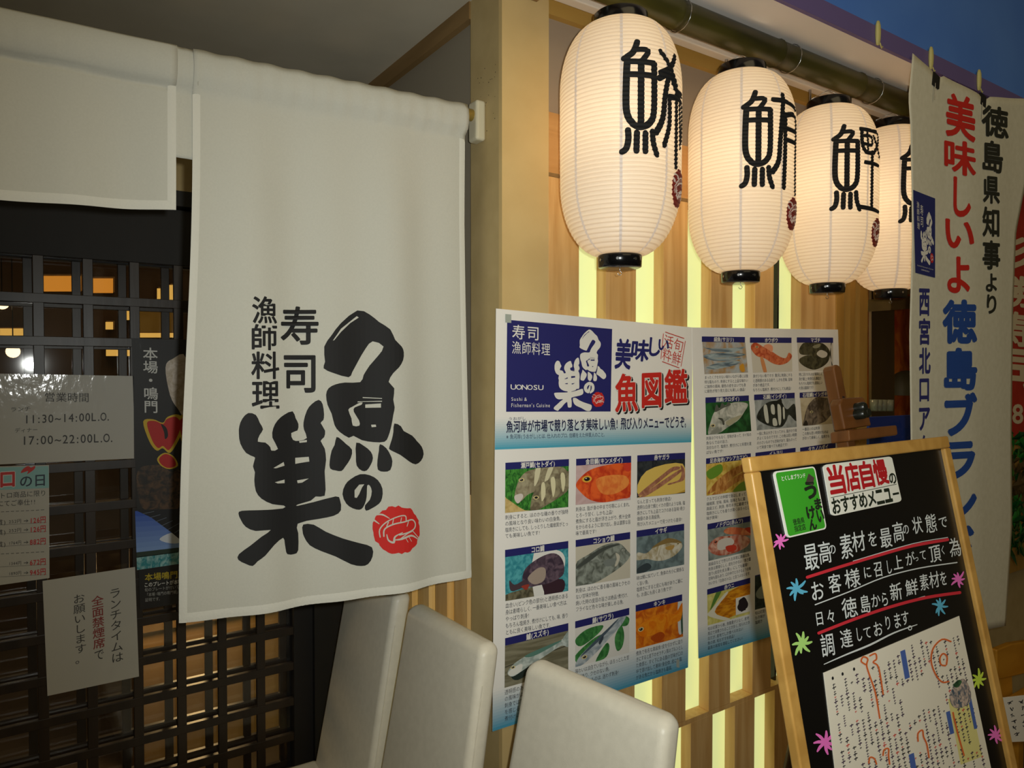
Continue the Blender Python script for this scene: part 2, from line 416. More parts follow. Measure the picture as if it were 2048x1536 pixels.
# room behind the doors
sbox('wall_interior', (-3, 5.2, 0), (3, 5.3, 2.6), noisy('brown_inner_wall', '4A3320', '5A402A', (4,4,4), .8))
sbox('ceiling_interior', (-3, YD+.15, 2.45), (3, 5.2, 2.5), mat('inner_ceiling', '3A2C20', .8))
inn = YP(4.6)
part_ = thing('wooden_partition', 'low pale wooden partition seen through the bottom of the lattice doors', 'partition', (.2, 3.0, 0))
mb = MB(); mb.box((.33, 3.0, 0), (1.6, 3.05, .52), noisy('partition_wood', 'A07A48', 'AE8854', (3,3,20), .7)); mb.build('panel', part_)
mb = MB(); mb.box((.32, 2.97, .52), (1.62, 3.08, .545), TRIMW); mb.build('cap_rail', part_)
lamp('interior_lamp', 'POINT', (.50, 2.72, .80), 5.5, (1.0, .66, .28), shadow_soft_size=.08)
lamp('interior_ceiling_lamp', 'AREA', (.5, 4.2, 2.4), 3.5, (1.0, .66, .3), (.5, 3.9, 0), size=1.2)
WARM1, WARM2 = emit('amber_lit_sign', 'C8802A', .95), emit('pale_amber_lit', 'D8A850', 1.0)
def lit(px0, py0, px1, py1, m, name, label, cat, Y=4.6, t=.06):
    p = YP(5.2-.08); th = thing(name, label, cat, p((px0+px1)/2, py1))
    mb = MB(); mb.slab(p, [(px0,py0),(px1,py0),(px1,py1),(px0,py1)], 0, .004, m); mb.build('lit_face', th)
    mb = MB(); mb.slab(p, [(px0-1,py0-1),(px1+1,py0-1),(px1+1,py1+1),(px0-1,py1+1)], -(5.2-p.p.y), -.001, TRIMW); mb.build('case', th)
lit(83, 552, 162, 583, WARM1, 'lit_box', 'wide amber lit box, leftmost behind the upper lattice', 'light box')
lit(178, 557, 226, 586, WARM1, 'lit_box', 'narrower amber lit box, second from left behind the upper lattice', 'light box')
lit(0, 657, 52, 671, WARM2, 'lit_shelf', 'pale lit shelf at the left edge behind the lattice', 'light box')
lit(275, 614, 352, 664, mat('cream_block', 'B89448', .7), 'cream_block', 'large cream block behind the right of the upper lattice', 'block', 4.9)
lit(314, 577, 326, 598, WARM2, 'lit_lantern', 'small pale lamp above the cream block behind the glass', 'lamp', 4.4)
lit(338, 570, 350, 600, WARM2, 'lit_lantern', 'rounded pale lamp beside the long curtain edge behind the glass', 'lamp', 4.4)
lit(252, 615, 273, 640, WARM2, 'lit_sign', 'upright lit panel left of the cream block', 'light box', 4.5)
lit(211, 644, 226, 659, WARM2, 'lit_sign', 'small square lit panel under the second amber box', 'light box', 4.5)
lit(212, 690, 262, 712, WARM2, 'lit_counter', 'stepped lit counter front behind the third lattice row', 'light box', 4.5)
lit(278, 666, 352, 675, WARM2, 'lit_strip', 'thin bright strip below the cream block', 'light box', 4.5)
def ceiling_bulb(px, py, label):
    c = YP(4.2)(px, py); t = thing('globe_lamp', label, 'lamp', c)
    mb = MB(); mb.lathe([(0.001,-.03)]+[(.03*math.sin(a*math.pi/8), -.03*math.cos(a*math.pi/8)) for a in range(1,8)]+[(.001,.03)], c, emit('globe_glow', 'FFD9A0', 3.0), 16); mb.build('globe', t)
    mb = MB(); mb.tube([c+Vector((0,0,.03)), Vector((c.x,c.y,2.45))], .003, BLACKPL, 6); mb.build('cord', t)
ceiling_bulb(4, 606, 'small round lamp at the left edge behind the second lattice row')
ceiling_bulb(26, 703, 'small round lamp behind the third lattice row above the hours notice')

# ------------------------------------------------------------------ FRONT WALL with slat screen
wf = struct(bpy.data.objects.new('wall_front', None)); COL.objects.link(wf)
X_ = lambda px, Y=D: YP(Y)(px, 640).x
xp = X_(1097)
mb = MB(); mb.box((XS, D, 0), (xp, D+.012, ZC), noisy('post_paint', 'C8AC74', 'CFB47C', (10,10,10), .7)); mb.build('post_face', wf)
YS = D + .012
mb = MB(); mb.box((xp, YS, 1.925), (2.19, YS+.03, 2.055), WOODB); mb.build('transom_board', wf)
mb = MB(); mb.box((xp, YS+.006, 2.055), (2.19, YS+.03, 2.258), mat('grey_beige_panel', '9A8A76', .8)); mb.build('upper_panel', wf)
mb = MB(); mb.box((xp, YS-.01, 2.258), (2.19, YS+.03, ZC), noisy('ochre_trim', 'A8843C', 'B08C44', (3,20,20), .6)); mb.build('head_trim', wf)
mb = MB(); mb.box((xp, YS-.001, 1.917), (2.19, YS+.03, 1.925), TRIMW); mb.build('ledge', wf)
TH = .034
fronts = [(1097,1158),(1212,1272),(1327,1375),(1422,1465),(1510,1547),(1602,1671)]
up = [(X_(a, YS), X_(b, YS)) for a, b in fronts]
for a, b in up:
    mb = MB(); mb.box((a, YS, .61), (b, YS+TH, 1.917), WOODP); mb.build('slat', wf, bevel=.001)
mb = MB(); mb.box((xp, YS, .598), (2.19, YS+TH+.004, .61), WOODP); mb.build('rail', wf)
x = XS + .02; k = 0
lowf = [X_(p, YS) for p in (1386, 1475)]
pit = lowf[1] - lowf[0]; wlow = (X_(1430, YS) - X_(1386, YS))
x = lowf[0] - pit*6
while x < 2.15:
    if x > XS+.03:
        mb = MB(); mb.box((x, YS, .0), (x+wlow, YS+TH, .598), WOODP); mb.build('slat', wf, bevel=.001)
    x += pit
mb = MB(); mb.box((xp, YS+TH+.025, .02), (2.19, YS+TH+.03, 1.917), LIT); mb.build('lit_panel', wf)
mb = MB(); mb.box((X_(1567,YS), YS+.02, .61), (X_(1570,YS), YS+TH+.02, 1.917), BLACKPL); mb.build('black_strip', wf)
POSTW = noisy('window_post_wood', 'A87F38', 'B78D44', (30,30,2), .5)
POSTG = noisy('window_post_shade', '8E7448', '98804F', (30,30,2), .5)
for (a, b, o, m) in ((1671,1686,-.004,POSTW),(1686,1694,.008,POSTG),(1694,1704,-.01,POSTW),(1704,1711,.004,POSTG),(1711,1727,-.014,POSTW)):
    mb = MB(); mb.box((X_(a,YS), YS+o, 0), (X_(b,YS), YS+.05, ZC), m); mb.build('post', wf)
# window on the right and what stands in it
x0 = X_(1727, YS); x1 = x0 + 1.6
win = struct(bpy.data.objects.new('window_1', None)); COL.objects.link(win)
WB = noisy('window_brown', '5E4420', '6E5028', (4,30,30), .5)
mb = MB(); mb.box((x0, YS, 1.76), (x1, YS+.05, ZC), WB); mb.build('lintel', win)
mb = MB(); mb.box((x0, YS-.02, .70), (x1, YS+.05, 1.2), POSTW); mb.build('sill', win)
mb = MB(); mb.add([(x0,YS+.03,1.2),(x1,YS+.03,1.2),(x1,YS+.03,1.76),(x0,YS+.03,1.76)], [(0,1,2,3)], GLASS2); mb.build('pane', win)
mb = MB(); mb.box((x0, YS+.05, .0), (x1, YS+.05+.02, .7), PLASTER); mb.build('apron', win)
mb = MB(); mb.box((x0-.3, YS+.62, 0), (x1, YS+.66, ZC), noisy('window_back_board', '4C3A1E', '5A4626', (5,5,5), .8)); mb.build('back_board', win)
lamp('window_lamp', 'POINT', (x0+.42, YS+.42, 1.66), 1.6, (1.0,.7,.35), shadow_soft_size=.05)
bp = YP(YS+.56)
fl = thing('flame_poster', 'red and orange flame poster behind the window glass', 'poster', bp(1770, 830))
def flame(pix, name):
    mb = MB(); mb.slab(bp, pix, 0, .003, noisy('flame_print', 'B02A10', 'E8801C', (9,9,5), .6, dist=2.0)); return mb
mb = flame([(1700,570),(1840,555),(1840,850),(1700,850)], 'sheet'); mb.build('sheet', fl)
pd = YP(YS+.36)
ip = thing('inner_post', 'dark brown upright board standing inside the window before the flame poster', 'post', pd(1763, 900))
mb = MB(); mb.slab(pd, [(1743,560),(1789,560),(1789,840),(1743,840)], 0, -.012, noisy('inner_post_wood', '4A3820', '54401F', (20,20,3), .6)); mb.build('board', ip)
dm = thing('dark_figurine', 'small dark mound shaped ornament low on the window shelf', 'ornament', pd(1815, 800))
mb = MB(); c = YP(YS+.42)(1812, 790)
mb.lathe([(.085*math.cos(a*math.pi/12), .11*math.sin(a*math.pi/12)) for a in range(0,7)], c, mat('ornament_dark','2E2A1C',.6), 20); mb.build('mound', dm)
sg = thing('sake_glasses', 'row of clear small glasses on the window shelf', 'glasses', pd(1760, 815))
for px in (1748, 1757, 1766, 1779):
    c = YP(YS+.3)(px, 822); mb = MB(); mb.lathe([(.012,0),(.014,.0),(.016,.045),(.0145,.045),(.011,.004)], c, mat('clear_glass','9A9A84',.1,**{'Alpha':.5}), 16); mb.build('glass', sg)
bl = YP(YS+.2)
bc = thing('blue_panel', 'deep blue panel low inside the window behind the easel clamp', 'panel', bl(1780, 900))
mb = MB(); mb.slab(bl, [(1728,834),(1900,826),(1900,1000),(1728,1000)], -.02, 0, mat('blue_cloth','1E3F9C',.7)); mb.build('sheet', bc)
sh = thing('wall_shelf', 'thin brown shelf under the lintel inside the window', 'shelf', YP(YS+.3)(1775, 600))
mb = MB(); mb.slab(YP(YS+.14), [(1728,600),(1900,585),(1900,612),(1728,624)], -.1, 0, WB); mb.build('plank', sh)

# fascia signboard above the canopy edge
fa = struct(bpy.data.objects.new('trim_1', None)); COL.objects.link(fa)
mb = MB(); mb.box((XS+.06, .975, ZC-.004), (5.5, .985, ZC+.04), mat('violet_trim', '6A5C92', .5)); mb.build('edge_strip', fa)
mb = MB(); mb.box((XS+.06, .979, ZC+.04), (5.5, .985, 3.6), noisy('blue_signboard', '4C7EDC', '5688E2', (3,3,3), .45)); mb.build('blue_board', fa)
mb = MB(); mb.box((XS+.06, .985, ZC-.03), (XS+.085, D-.003, ZC), TRIMW); mb.build('end_block', fa)
# beyond the window: beige wall
sbox('wall_far', (5.3, -1, 0), (5.4, 3, 3.2), noisy('beige_wall', 'A89050', 'B09858', (3,3,3), .8))
mb = MB(); mb.box((x1, YS, 0), (5.3, YS+.06, ZC), noisy('beige_wall2', '9E8448', 'A88E50', (3,3,3), .8)); mb.build('beige_wall', wf)

# ------------------------------------------------------------------ NOREN
YN = 1.316
npl = YP(YN)
rod = thing('curtain_rod', 'brass coloured rod in white plastic end brackets carrying the curtain', 'rod', (0, YN, 2.035))
ROD = lambda X: 2.0185 + (X+.02)*.0225
mb = MB(); mb.tube([(-1.2,YN+.004,ROD(-1.2)),(.798,YN+.004,ROD(.798))], .0125, mat('brass_rod','A88E48',.3,Metallic=.6), 16); mb.build('pole', rod)
mb = MB(); zb = 2.015
for (za, zb_, w_) in ((1.985, 2.06, .032),):
    P = [(XS-.022, YN-w_/2, za), (XS, YN-w_/2, za-.004), (XS, YN+w_/2, za-.004), (XS-.022, YN+w_/2, za)]
    mb.box((XS-.024, YN-.016, 1.982), (XS-.0005, YN+.020, 2.066), mat('cream_plastic', 'CFC8AE', .4))
mb.build('bracket', rod, bevel=.006)

def nfold(x, z):                               # how far the hanging cloth stands out of its plane
    v = max(0, (2.06 - z))
    a = min(1, v/.25)
    return a*(.0075*math.sin(x*21+.6+z*.6) + .004*math.sin(x*47+2+z*1.3)) + .004*math.sin(x*9+z*3)*v
def NF(x, y, off=0.0):
    p = npl(x, y); p.y -= nfold(p.x, p.z) + off; return p
def NFP(X, Z, off=0.0):
    return Vector((X, YN - nfold(X, Z) - off, Z))
no_ = thing('noren_curtain', 'white shop curtain with black brush characters hanging from the brass rod', 'curtain', (.2, YN, 2.03))
def cloth(name, L, Rr, T, B, casing, hem=None):
    """panel between left/right edge curves; L,R: fn(v)->X, T,B: fn(u)->Z"""
    mb = MB(); NU, NV = 60, 80; rows = []
    for i in range(NV+1):
        v = i/NV; row = []
        for j in range(NU+1):
            u = j/NU; X = L(v)+(Rr(v)-L(v))*u; Z = T(u)+(B(u)-T(u))*v
            bul = 0
            dz = T(u)-Z
            if dz < casing:                      # sleeve bulging round the rod
                bul = .0165*math.sqrt(max(0, 1-((dz-.028)/.034)**2)) if abs(dz-.028) < .034 else 0
                bul += .0012*math.sin(X*190)*min(1, dz*60)
            elif dz < casing+.005: bul = -.0022
            row.append(NFP(X, Z, bul))
        rows.append(row)
    mb.grid(rows, CLOTH)
    o = mb.build(name, no_, solid=.0012)
    return o
def ptX(px, py): return npl(px, py).x
def ptZ(px, py): return npl(px, py).z
LX0, LX1 = ptX(384,150), ptX(360,1245)
RX0, RX1 = ptX(930,230), ptX(944,1155)
Lf = lambda v: LX0+(LX1-LX0)*v + .004*math.sin(v*6)
Rf = lambda v: RX0+(RX1-RX0)*v - .003*math.sin(v*5)
ZT0, ZT1 = ptZ(384,103), ptZ(930,212); ZB0, ZB1 = ptZ(360,1247), ptZ(944,1157)
Tf = lambda u: ZT0+(ZT1-ZT0)*u + .0012*math.sin(u*60)
Bf = lambda u: ZB0+(ZB1-ZB0)*u - .004*math.sin(u*math.pi)
cloth('long_panel', Lf, Rf, Tf, Bf, .066)
SXR0, SXR1 = ptX(352,120), ptX(351,420)
ZS0, ZS1 = ptZ(0,21), ptZ(352,96); ZSB0, ZSB1 = ptZ(0,402), ptZ(351,421)
SL = -.55
def extr(z0, z1, u): 
    X = SL+(SXR0-SL)*u; a = npl(0,200).x; return z0+(z1-z0)*(X-a)/(SXR0-a) if X > a else z0
cloth('short_panel', lambda v: SL, lambda v: SXR0+(SXR1-SXR0)*v, lambda u: extr(ZS0,ZS1,u), lambda u: extr(ZSB0,ZSB1,u), .066)
ST_H = ptZ(366,100)-ptZ(366,317)
mb = MB(); rows = []                                   # narrow joining strip between the two
for i in range(25):
    v = i/24; rows.append([NFP(SXR0-.004+(LX0+.012-SXR0)*j/8, ptZ(366,100)+(ptZ(366,317)-ptZ(366,100))*v, .0006*math.sin(j*1.9)-.003+(.0175*math.sqrt(max(0,1-((v*ST_H-.028)/.034)**2)) if v*ST_H < .062 else 0)) for j in range(9)])
mb.grid(rows, CLOTH); mb.build('joining_strip', no_, solid=.001)
def hemstrip(mb, f0, f1, n, wd, horiz):
    rows = []
    for i in range(n+1):
        t = i/n; (xa, za), (xb, zb) = f0(t), f1(t)
        rows.append([NFP(xa+(xb-xa)*j/3, za+(zb-za)*j/3, .0018 if 0 < j < 3 else .0012) for j in range(4)])
    mb.grid(rows, CLOTHH)
mb = MB()
ZL = lambda X, u: 0
def longZ(u, v): return Tf(u)+(Bf(u)-Tf(u))*v
W_ = RX0-LX0
hemstrip(mb, lambda t: (Lf(t), longZ(0,t)), lambda t: (Lf(t)+.0125, longZ(.0125/W_,t)), 90, .0125, False)
hemstrip(mb, lambda t: (Rf(.07+t*.93)-.0135, longZ(1-.0135/W_,.07+t*.93)), lambda t: (Rf(.07+t*.93), longZ(1,.07+t*.93)), 90, .0135, False)
hemstrip(mb, lambda t: (Lf(1)+(Rf(1)-Lf(1))*t, longZ(t,1)), lambda t: (Lf(.983)+(Rf(.983)-Lf(.983))*t, longZ(t,.983)), 80, .014, True)
hemstrip(mb, lambda t: (SXR0+(SXR1-SXR0)*t-.013, ZS1+(ZSB1-ZS1)*t), lambda t: (SXR0+(SXR1-SXR0)*t, ZS1+(ZSB1-ZS1)*t), 40, .013, False)
hemstrip(mb, lambda t: (SL+(SXR1-SL)*t, extr(ZSB0,ZSB1,t)), lambda t: (SL+(SXR1-SL)*t, extr(ZSB0,ZSB1,t)+.0155), 60, .0155, True)
mb.build('hem', no_)
# brush logo printed on the cloth
def logo_px(x, y): return 440+x*460/1218, 580+y*580/1536
mb = MB(); XN = lambda v: [math.floor(min(p[0] for p in v)/24)*24+24*i for i in range(60) if math.floor(min(p[0] for p in v)/24)*24+24*i < max(p[0] for p in v)]
YN_ = lambda v: [math.floor(min(p[1] for p in v)/90)*90+90*i for i in range(20) if math.floor(min(p[1] for p in v)/90)*90+90*i < max(p[1] for p in v)]
for v, f in LOGO_M:
    v, f = cut(v, f, XN(v), YN_(v)); put(mb, NF, v, f, INK, .0016, logo_px)
mb.build('brush_characters', no_)
mb = MB()
for ch, a in zip('漁師料理', ((160,35,300,180),(158,182,300,320),(155,326,312,472),(158,482,312,628))):
    char(mb, lambda x, y, o: NF(*logo_px(x, y), o), ch, INK, *a, bold=.018, lift=.0016, res=4, tight=True)
for ch, a in zip('寿司', ((320,85,525,290),(338,345,510,545))):
    char(mb, lambda x, y, o: NF(*logo_px(x, y), o), ch, INK, *a, bold=.018, lift=.0016, res=4, tight=True)
mb.build('small_characters', no_)
mb = MB(); v, f = cut(*CREST_M, XN(CREST_M[0]), YN_(CREST_M[0])); put(mb, NF, v, f, INKRED, .0016, logo_px)
for pts, wd in CREST_W:
    v, f = ribbon2(pts, wd); put(mb, NF, v, f, CLOTH, .0021, logo_px)
o = mb.build('crest', no_); o['label'] = 'round red crest with white shrimp lines'

# ------------------------------------------------------------------ LANTERNS
def lantern_material(name, base, em, tr):
    m = bpy.data.materials.new(name); m.use_nodes = True; nt = m.node_tree; N = nt.nodes; MATS[name] = m
    b = N['Principled BSDF']; b.inputs['Base Color'].default_value = (*base,1); b.inputs['Roughness'].default_value = .45
    b.inputs['Emission Color'].default_value = (*em,1); b.inputs['Emission Strength'].default_value = .22
    t = N.new('ShaderNodeBsdfTranslucent'); t.inputs[0].default_value = (*tr,1)
    x = N.new('ShaderNodeMixShader'); x.inputs[0].default_value = .36
    nt.links.new(b.outputs[0], x.inputs[1]); nt.links.new(t.outputs[0], x.inputs[2])
    nt.links.new(x.outputs[0], N['Material Output'].inputs[0])
    return m
LPAPER = lantern_material('lantern_paper', (.86,.84,.79), (1.0,.60,.27), (.88,.80,.67))
LSEAM = lantern_material('lantern_seam', (.70,.72,.76), (1.0,.66,.40), (.66,.63,.60))
LHOOP = lantern_material('lantern_hoop', (.70,.67,.60), (1.0,.59,.26), (.72,.64,.52))
LRED = mat('lantern_red', '8E2A22', .6)
H, RM = .458, .1205           # paper height, radius
NR = 56                      # bamboo hoops
def prof(s):                 # s 0 bottom .. 1 top
    if s < .5:
        t = min(1, s/.31); r = .037 + (RM-.037)*math.sqrt(max(0, 1-(1-t)**2))
        return r - .004*max(0, .5-s)
    t = min(1, (1-s)/.29); return .049 + (RM-.049)*math.sqrt(max(0, 1-(1-t)**2.1))
ZL_ = [i/(NR*4) for i in range(NR*4+1)]
def rad(s):
    ph = s*NR % 1
    return prof(s) + .0021*math.sqrt(max(0, 1-(2*ph-1)**2)) - .0008
def fish_radical():          # the fish half that all four characters share, box x 0..0.44, y 0..1
    return [([(.19,.0),(.13,.10),(.02,.16)],.05), ([(.16,.075),(.33,.075),(.25,.17)],.045),
            ([(.06,.17),(.05,.30),(.05,.62),(.13,.74),(.235,.765),(.35,.72),(.405,.60),(.405,.19)],.055),
            ([(.06,.185),(.40,.185)],.045), ([(.06,.30),(.40,.30)],.045), ([(.23,.185),(.23,.74)],.055),
            ([(.07,.80),(.075,.88),(.05,.96),(.0,.99)],.05), ([(.18,.82),(.175,.98)],.05), ([(.29,.82),(.29,.98)],.05), ([(.385,.80),(.40,.90),(.45,1.0)],.05)]
GLYPHS = [
 fish_radical() + [([(.52,.06),(.66,.16),(.82,.32)],.05), ([(.82,.04),(.68,.18),(.50,.26)],.05), ([(.48,.31),(.66,.25),(.80,.36),(1.0,.37)],.05),
   ([(.64,.27),(.58,.45),(.54,.66),(.44,.80)],.055), ([(.66,.46),(.66,.70),(.57,.90)],.05), ([(.66,.45),(1.0,.45),(1.0,.80)],.05), ([(.82,.36),(.82,1.06)],.055), ([(.92,.46),(.95,.86)],.045)],
 fish_radical() + [([(.46,.075),(.72,.07),(1.0,.10)],.05), ([(.66,.0),(.62,.20),(.58,.50),(.55,.72),(.45,.84)],.055), ([(.68,.22),(.68,.60),(.66,.99)],.055),
   ([(.68,.22),(.98,.22),(.98,.70),(1.0,1.02)],.05), ([(.68,.36),(.96,.36)],.045), ([(.68,.48),(.96,.48)],.045)],
 fish_radical() + [([(.48,.03),(.74,.03)],.045), ([(.50,.03),(.49,.20),(.56,.30),(.70,.31)],.045), ([(.52,.11),(.70,.11),(.70,.21),(.53,.21)],.035), ([(.61,.04),(.61,.30)],.03),
   ([(.78,.03),(.97,.03),(.90,.18),(.76,.30)],.045), ([(.78,.10),(.88,.22),(1.0,.32)],.045), ([(.72,.30),(.72,.97)],.05), ([(.56,.43),(.94,.43)],.045), ([(.46,.97),(1.0,.99)],.045)],
 fish_radical() + [([(.5,.08),(.95,.08)],.05), ([(.72,.0),(.72,.95)],.05), ([(.5,.40),(.95,.40)],.05), ([(.5,.97),(.95,.97)],.05)],
]
def make_lantern(i, px, depth, pz_top, ang0, label):
    d = ray(px, 400); c = EYE + d*depth; 
    ztop = EYE.z + (CY - pz_top)/F_PX*depth + depth*math.sin(PITCH)
    view = math.atan2(EYE.y - c.y, EYE.x - c.x)     # direction back to the camera
    base = Vector((c.x, c.y, ztop - .51))
    t = thing('paper_lantern', label, 'lantern', base + Vector((0,0,-.03)), 'paper lanterns on the bamboo pole')
    mb = MB(); n = 72; v = []; f = []; fm = []
    for s in ZL_:
        for k in range(n):
            a = 2*math.pi*k/n; v.append(base + Vector((rad(s)*math.cos(a), rad(s)*math.sin(a), s*H)))
    for r in range(len(ZL_)-1):
        for k in range(n): f.append((r*n+k, r*n+(k+1)%n, (r+1)*n+(k+1)%n, (r+1)*n+k))
    mb.add(v, f, LPAPER, True)
    for q in range(len(f)):
        if (q//n) % 4 == 0: mb.m[q] = LHOOP            # the bamboo hoop showing through in each groove
    def LS(ang, z, off):                      # ang measured to the right in the picture
        s = min(1, max(0, z/H)); a = view + ang
        return base + Vector(((rad(s)+off)*math.cos(a), (rad(s)+off)*math.sin(a), z))
    for q in range(8):                        # paper seams
        a0 = ang0 + .05 + q*math.pi/4 - .85
        vv = []; ff = []
        for s in ZL_:
            for da in (-.028,-.009,.009,.028): vv.append(LS(a0+da*RM/max(prof(s),.08)*.8, s*H, .0003))
        for r in range(len(ZL_)-1):
            for k in range(3): ff.append((r*4+k, r*4+k+1, (r+1)*4+k+1, (r+1)*4+k))
        mb.add(vv, ff, LSEAM, True)
    sh = mb.build('paper_shade', t)
    mb = MB()
    CWID, CHGT, CTOP = (.149/RM), .206, .378
    cuts_y = [1-(CTOP - s*H)/CHGT for s in ZL_]   # placeholder replaced below
    for pts, wd in GLYPHS[i]:
        vv, ff = ribbon2([(p[0]*.149, -p[1]*CHGT) for p in pts], wd*.235, 6)
        ys = [s*H-CTOP for s in ZL_]; lo, hi = min(p[1] for p in vv), max(p[1] for p in vv)
        x0_, x1_ = min(p[0] for p in vv), max(p[0] for p in vv)
        vv, ff = cut(vv, ff, [x0_+k*.009 for k in range(1, int((x1_-x0_)/.009)+1)], [y for y in ys if lo < y < hi])
        put(mb, lambda x, y, o: LS(ang0 + x/RM, CTOP + y, o), vv, ff, INK, .0017)
    mb.build('character', t)
    mb = MB(); cs = .00029
    ca = ang0 + (.149/RM)*.70 + .36
    vv, ff = fill([[(CREST[k][0], CREST[k][1]) for k in range(48)]])
    fn = lambda x, y: ((x-930)*cs, -(y-1265)*cs)
    vv = [fn(*p) for p in vv]; lo, hi = min(p[1] for p in vv), max(p[1] for p in vv)
    CC = .122
    vv, ff = cut(vv, ff, [-.04+.008*k for k in range(11)], [s*H-CC for s in ZL_ if lo < s*H-CC < hi])
    put(mb, lambda x, y, o: LS(ca + x/RM, CC + y, o), vv, ff, LRED, .0014)
    for pts, wd in CREST_W:
        vv, ff = ribbon2([fn(*p) for p in pts], (max(wd) if isinstance(wd, list) else wd)*cs*1.5)
        lo, hi = min(p[1] for p in vv), max(p[1] for p in vv)
        vv, ff = cut(vv, ff, (), [s*H-CC for s in ZL_ if lo < s*H-CC < hi])
        put(mb, lambda x, y, o: LS(ca + x/RM, CC + y, o), vv, ff, LSEAM, .0020)
    o = mb.build('crest', t); o['label'] = 'dark red round crest'
    mb = MB(); mb.lathe([(.038,-.001),(.0535,-.001),(.0545,.003),(.0545,.024),(.0525,.026),(.046,.026),(.046,.004),(.038,.004)], base+Vector((0,0,H-.002)), BLACKPL, 40)
    tc = mb.build('top_ring', t)
    mb = MB()
    mb.lathe([(.001,-.024),(.040,-.024),(.0435,-.022),(.0445,-.002),(.043,.003),(.036,.003)], base, BLACKPL, 40)
    bc_ = mb.build('bottom_ring', t)
    for da in (-1.0,-.1,.75):
        mb = MB(); p = base + Vector((.0447*math.cos(view+da), .0447*math.sin(view+da), -.010))
        nrm = Vector((math.cos(view+da), math.sin(view+da), 0))
        mb.tube([p-nrm*.001, p+nrm*.0012], .0028, METAL, 10); mb.build('rivet', bc_)
    mb = MB(); p = base + Vector((0,0,-.024))
    mb.tube([p, p+Vector((0,0,-.006))] + [p+Vector((RIGHT.x*.004*math.sin(a), RIGHT.y*.004*math.sin(a), -.010+.004*math.cos(a))) for a in [k*.6 for k in range(0,9)]], .0007, METAL, 6)
    mb.build('hook', t)
    mb = MB(); hw = Vector((RIGHT.x, RIGHT.y, 0))
    tp = base + Vector((0,0,H+.02)); q = Vector((base.x, base.y, 2.2365))
    mb.tube([tp-hw*.048, tp-hw*.047+Vector((0,0,.01)), q, tp+hw*.047+Vector((0,0,.01)), tp+hw*.048], .0008, METAL, 6); mb.build('wire', t)
    l = lamp('lantern_bulb', 'POINT', base+Vector((0,0,H*.55)), .60, (1.0,.78,.52), shadow_soft_size=.03)
    return t
make_lantern(0, 1240, 1.46, 8, .03, 'nearest and largest glowing white lantern, beside the tan corner post')
make_lantern(1, 1482, 1.70, 112, .01, 'second glowing white lantern from the corner post')
make_lantern(2, 1656, 1.91, 183, .07, 'third glowing white lantern from the corner post, second from the banner')
make_lantern(3, 1783, 2.08, 226, .18, 'farthest glowing white lantern, half hidden behind the white banner')

bam = thing('bamboo_pole', 'dark green bamboo pole under the canopy from which the lanterns hang', 'pole', (1.6, 1.10, 2.265))
BAMB = noisy('bamboo_green', '2E2C10', '4A4618', (2.5,14,14), .35)
mb = MB(); pts = []; rr = []
for k in range(40):
    x = .86 + k*.07; pts.append((x, 1.105, 2.268)); rr.append(.031)
    if k % 5 == 4:
        pts += [(x+.03,1.105,2.268),(x+.034,1.105,2.268),(x+.038,1.105,2.268)]; rr += [.031,.0335,.031]
mb.tube(pts, rr, BAMB, 18); mb.build('culm', bam)
rl = thing('ceiling_rail', 'white rail along the wall behind the lanterns with small hooks', 'rail', (1.6, 1.2, 2.285))
mb = MB(); mb.box((xp-.15, 1.195, 2.276), (3.4, 1.222, 2.299), mat('white_rail', 'E0D6C8', .4)); mb.build('channel', rl, bevel=.003)
for px in (1455, 1622):
    p = YP(1.205)(px, 110 if px == 1455 else 170); mb = MB()
    mb.tube([(p.x,1.208,2.277),(p.x,1.208,2.245)], .004, METAL, 8); mb.build('hook', rl)
for hx in (1.19, 1.58, 1.95):
    h = thing('pole_hanger', 'thin metal hanger between canopy and bamboo pole, %s lantern' % {1.19:'right of the nearest', 1.58:'right of the second', 1.95:'right of the third'}[hx], 'hanger', (hx,1.105,2.3))
    mb = MB(); mb.tube([(hx,1.105+.034*math.sin(a),2.268+.034*math.cos(a)) for a in [k*.35 for k in range(19)]], .0012, METAL, 6)
    mb.tube([(hx,1.105,2.302),(hx,1.105,2.299)], .0012, METAL, 6); mb.build('loop', h)

# ------------------------------------------------------------------ FISH POSTERS
NAVY, INKTXT = C('22246A'), C('2C2C32')
def grad(mb, F, pts0, pts1, c0, c1, n=14, lift=.0002):
    """printed colour ramp between two edges given as (left,right) v positions"""
    a, b = hexc(c0), hexc(c1)
    for i in range(n):
        t0, t1 = i/n, (i+1)/n; t = (i+.5)/n
        k = 'ramp_%s_%s_%d_%d' % (c0, c1, i, n)
        if k not in MATS:
            m = mat(k, c0, .5); m.node_tree.nodes['Principled BSDF'].inputs['Base Color'].default_value = (*[a[q]+(b[q]-a[q])*t for q in range(3)], 1)
        L0, L1 = pts0[0]+(pts1[0]-pts0[0])*t0, pts0[0]+(pts1[0]-pts0[0])*t1
        R0, R1 = pts0[1]+(pts1[1]-pts0[1])*t0, pts0[1]+(pts1[1]-pts0[1])*t1
        mb.add([F(0,L0,lift), F(1,R0,lift), F(1,R1,lift), F(0,L1,lift)], [(0,3,2,1)], MATS[k])
def P_(name, a, b, sc=(60,60,60), dist=1.0): return noisy('photo_'+name, a, b, sc, .5, dist=dist, lo=.38, hi=.62)
def ell(cx, cy, rx, ry, n=14, rot=0):
    return [(cx+rx*math.cos(2*math.pi*k/n)*math.cos(rot)-ry*math.sin(2*math.pi*k/n)*math.sin(rot), cy+rx*math.cos(2*math.pi*k/n)*math.sin(rot)+ry*math.sin(2*math.pi*k/n)*math.cos(rot)) for k in range(n)]
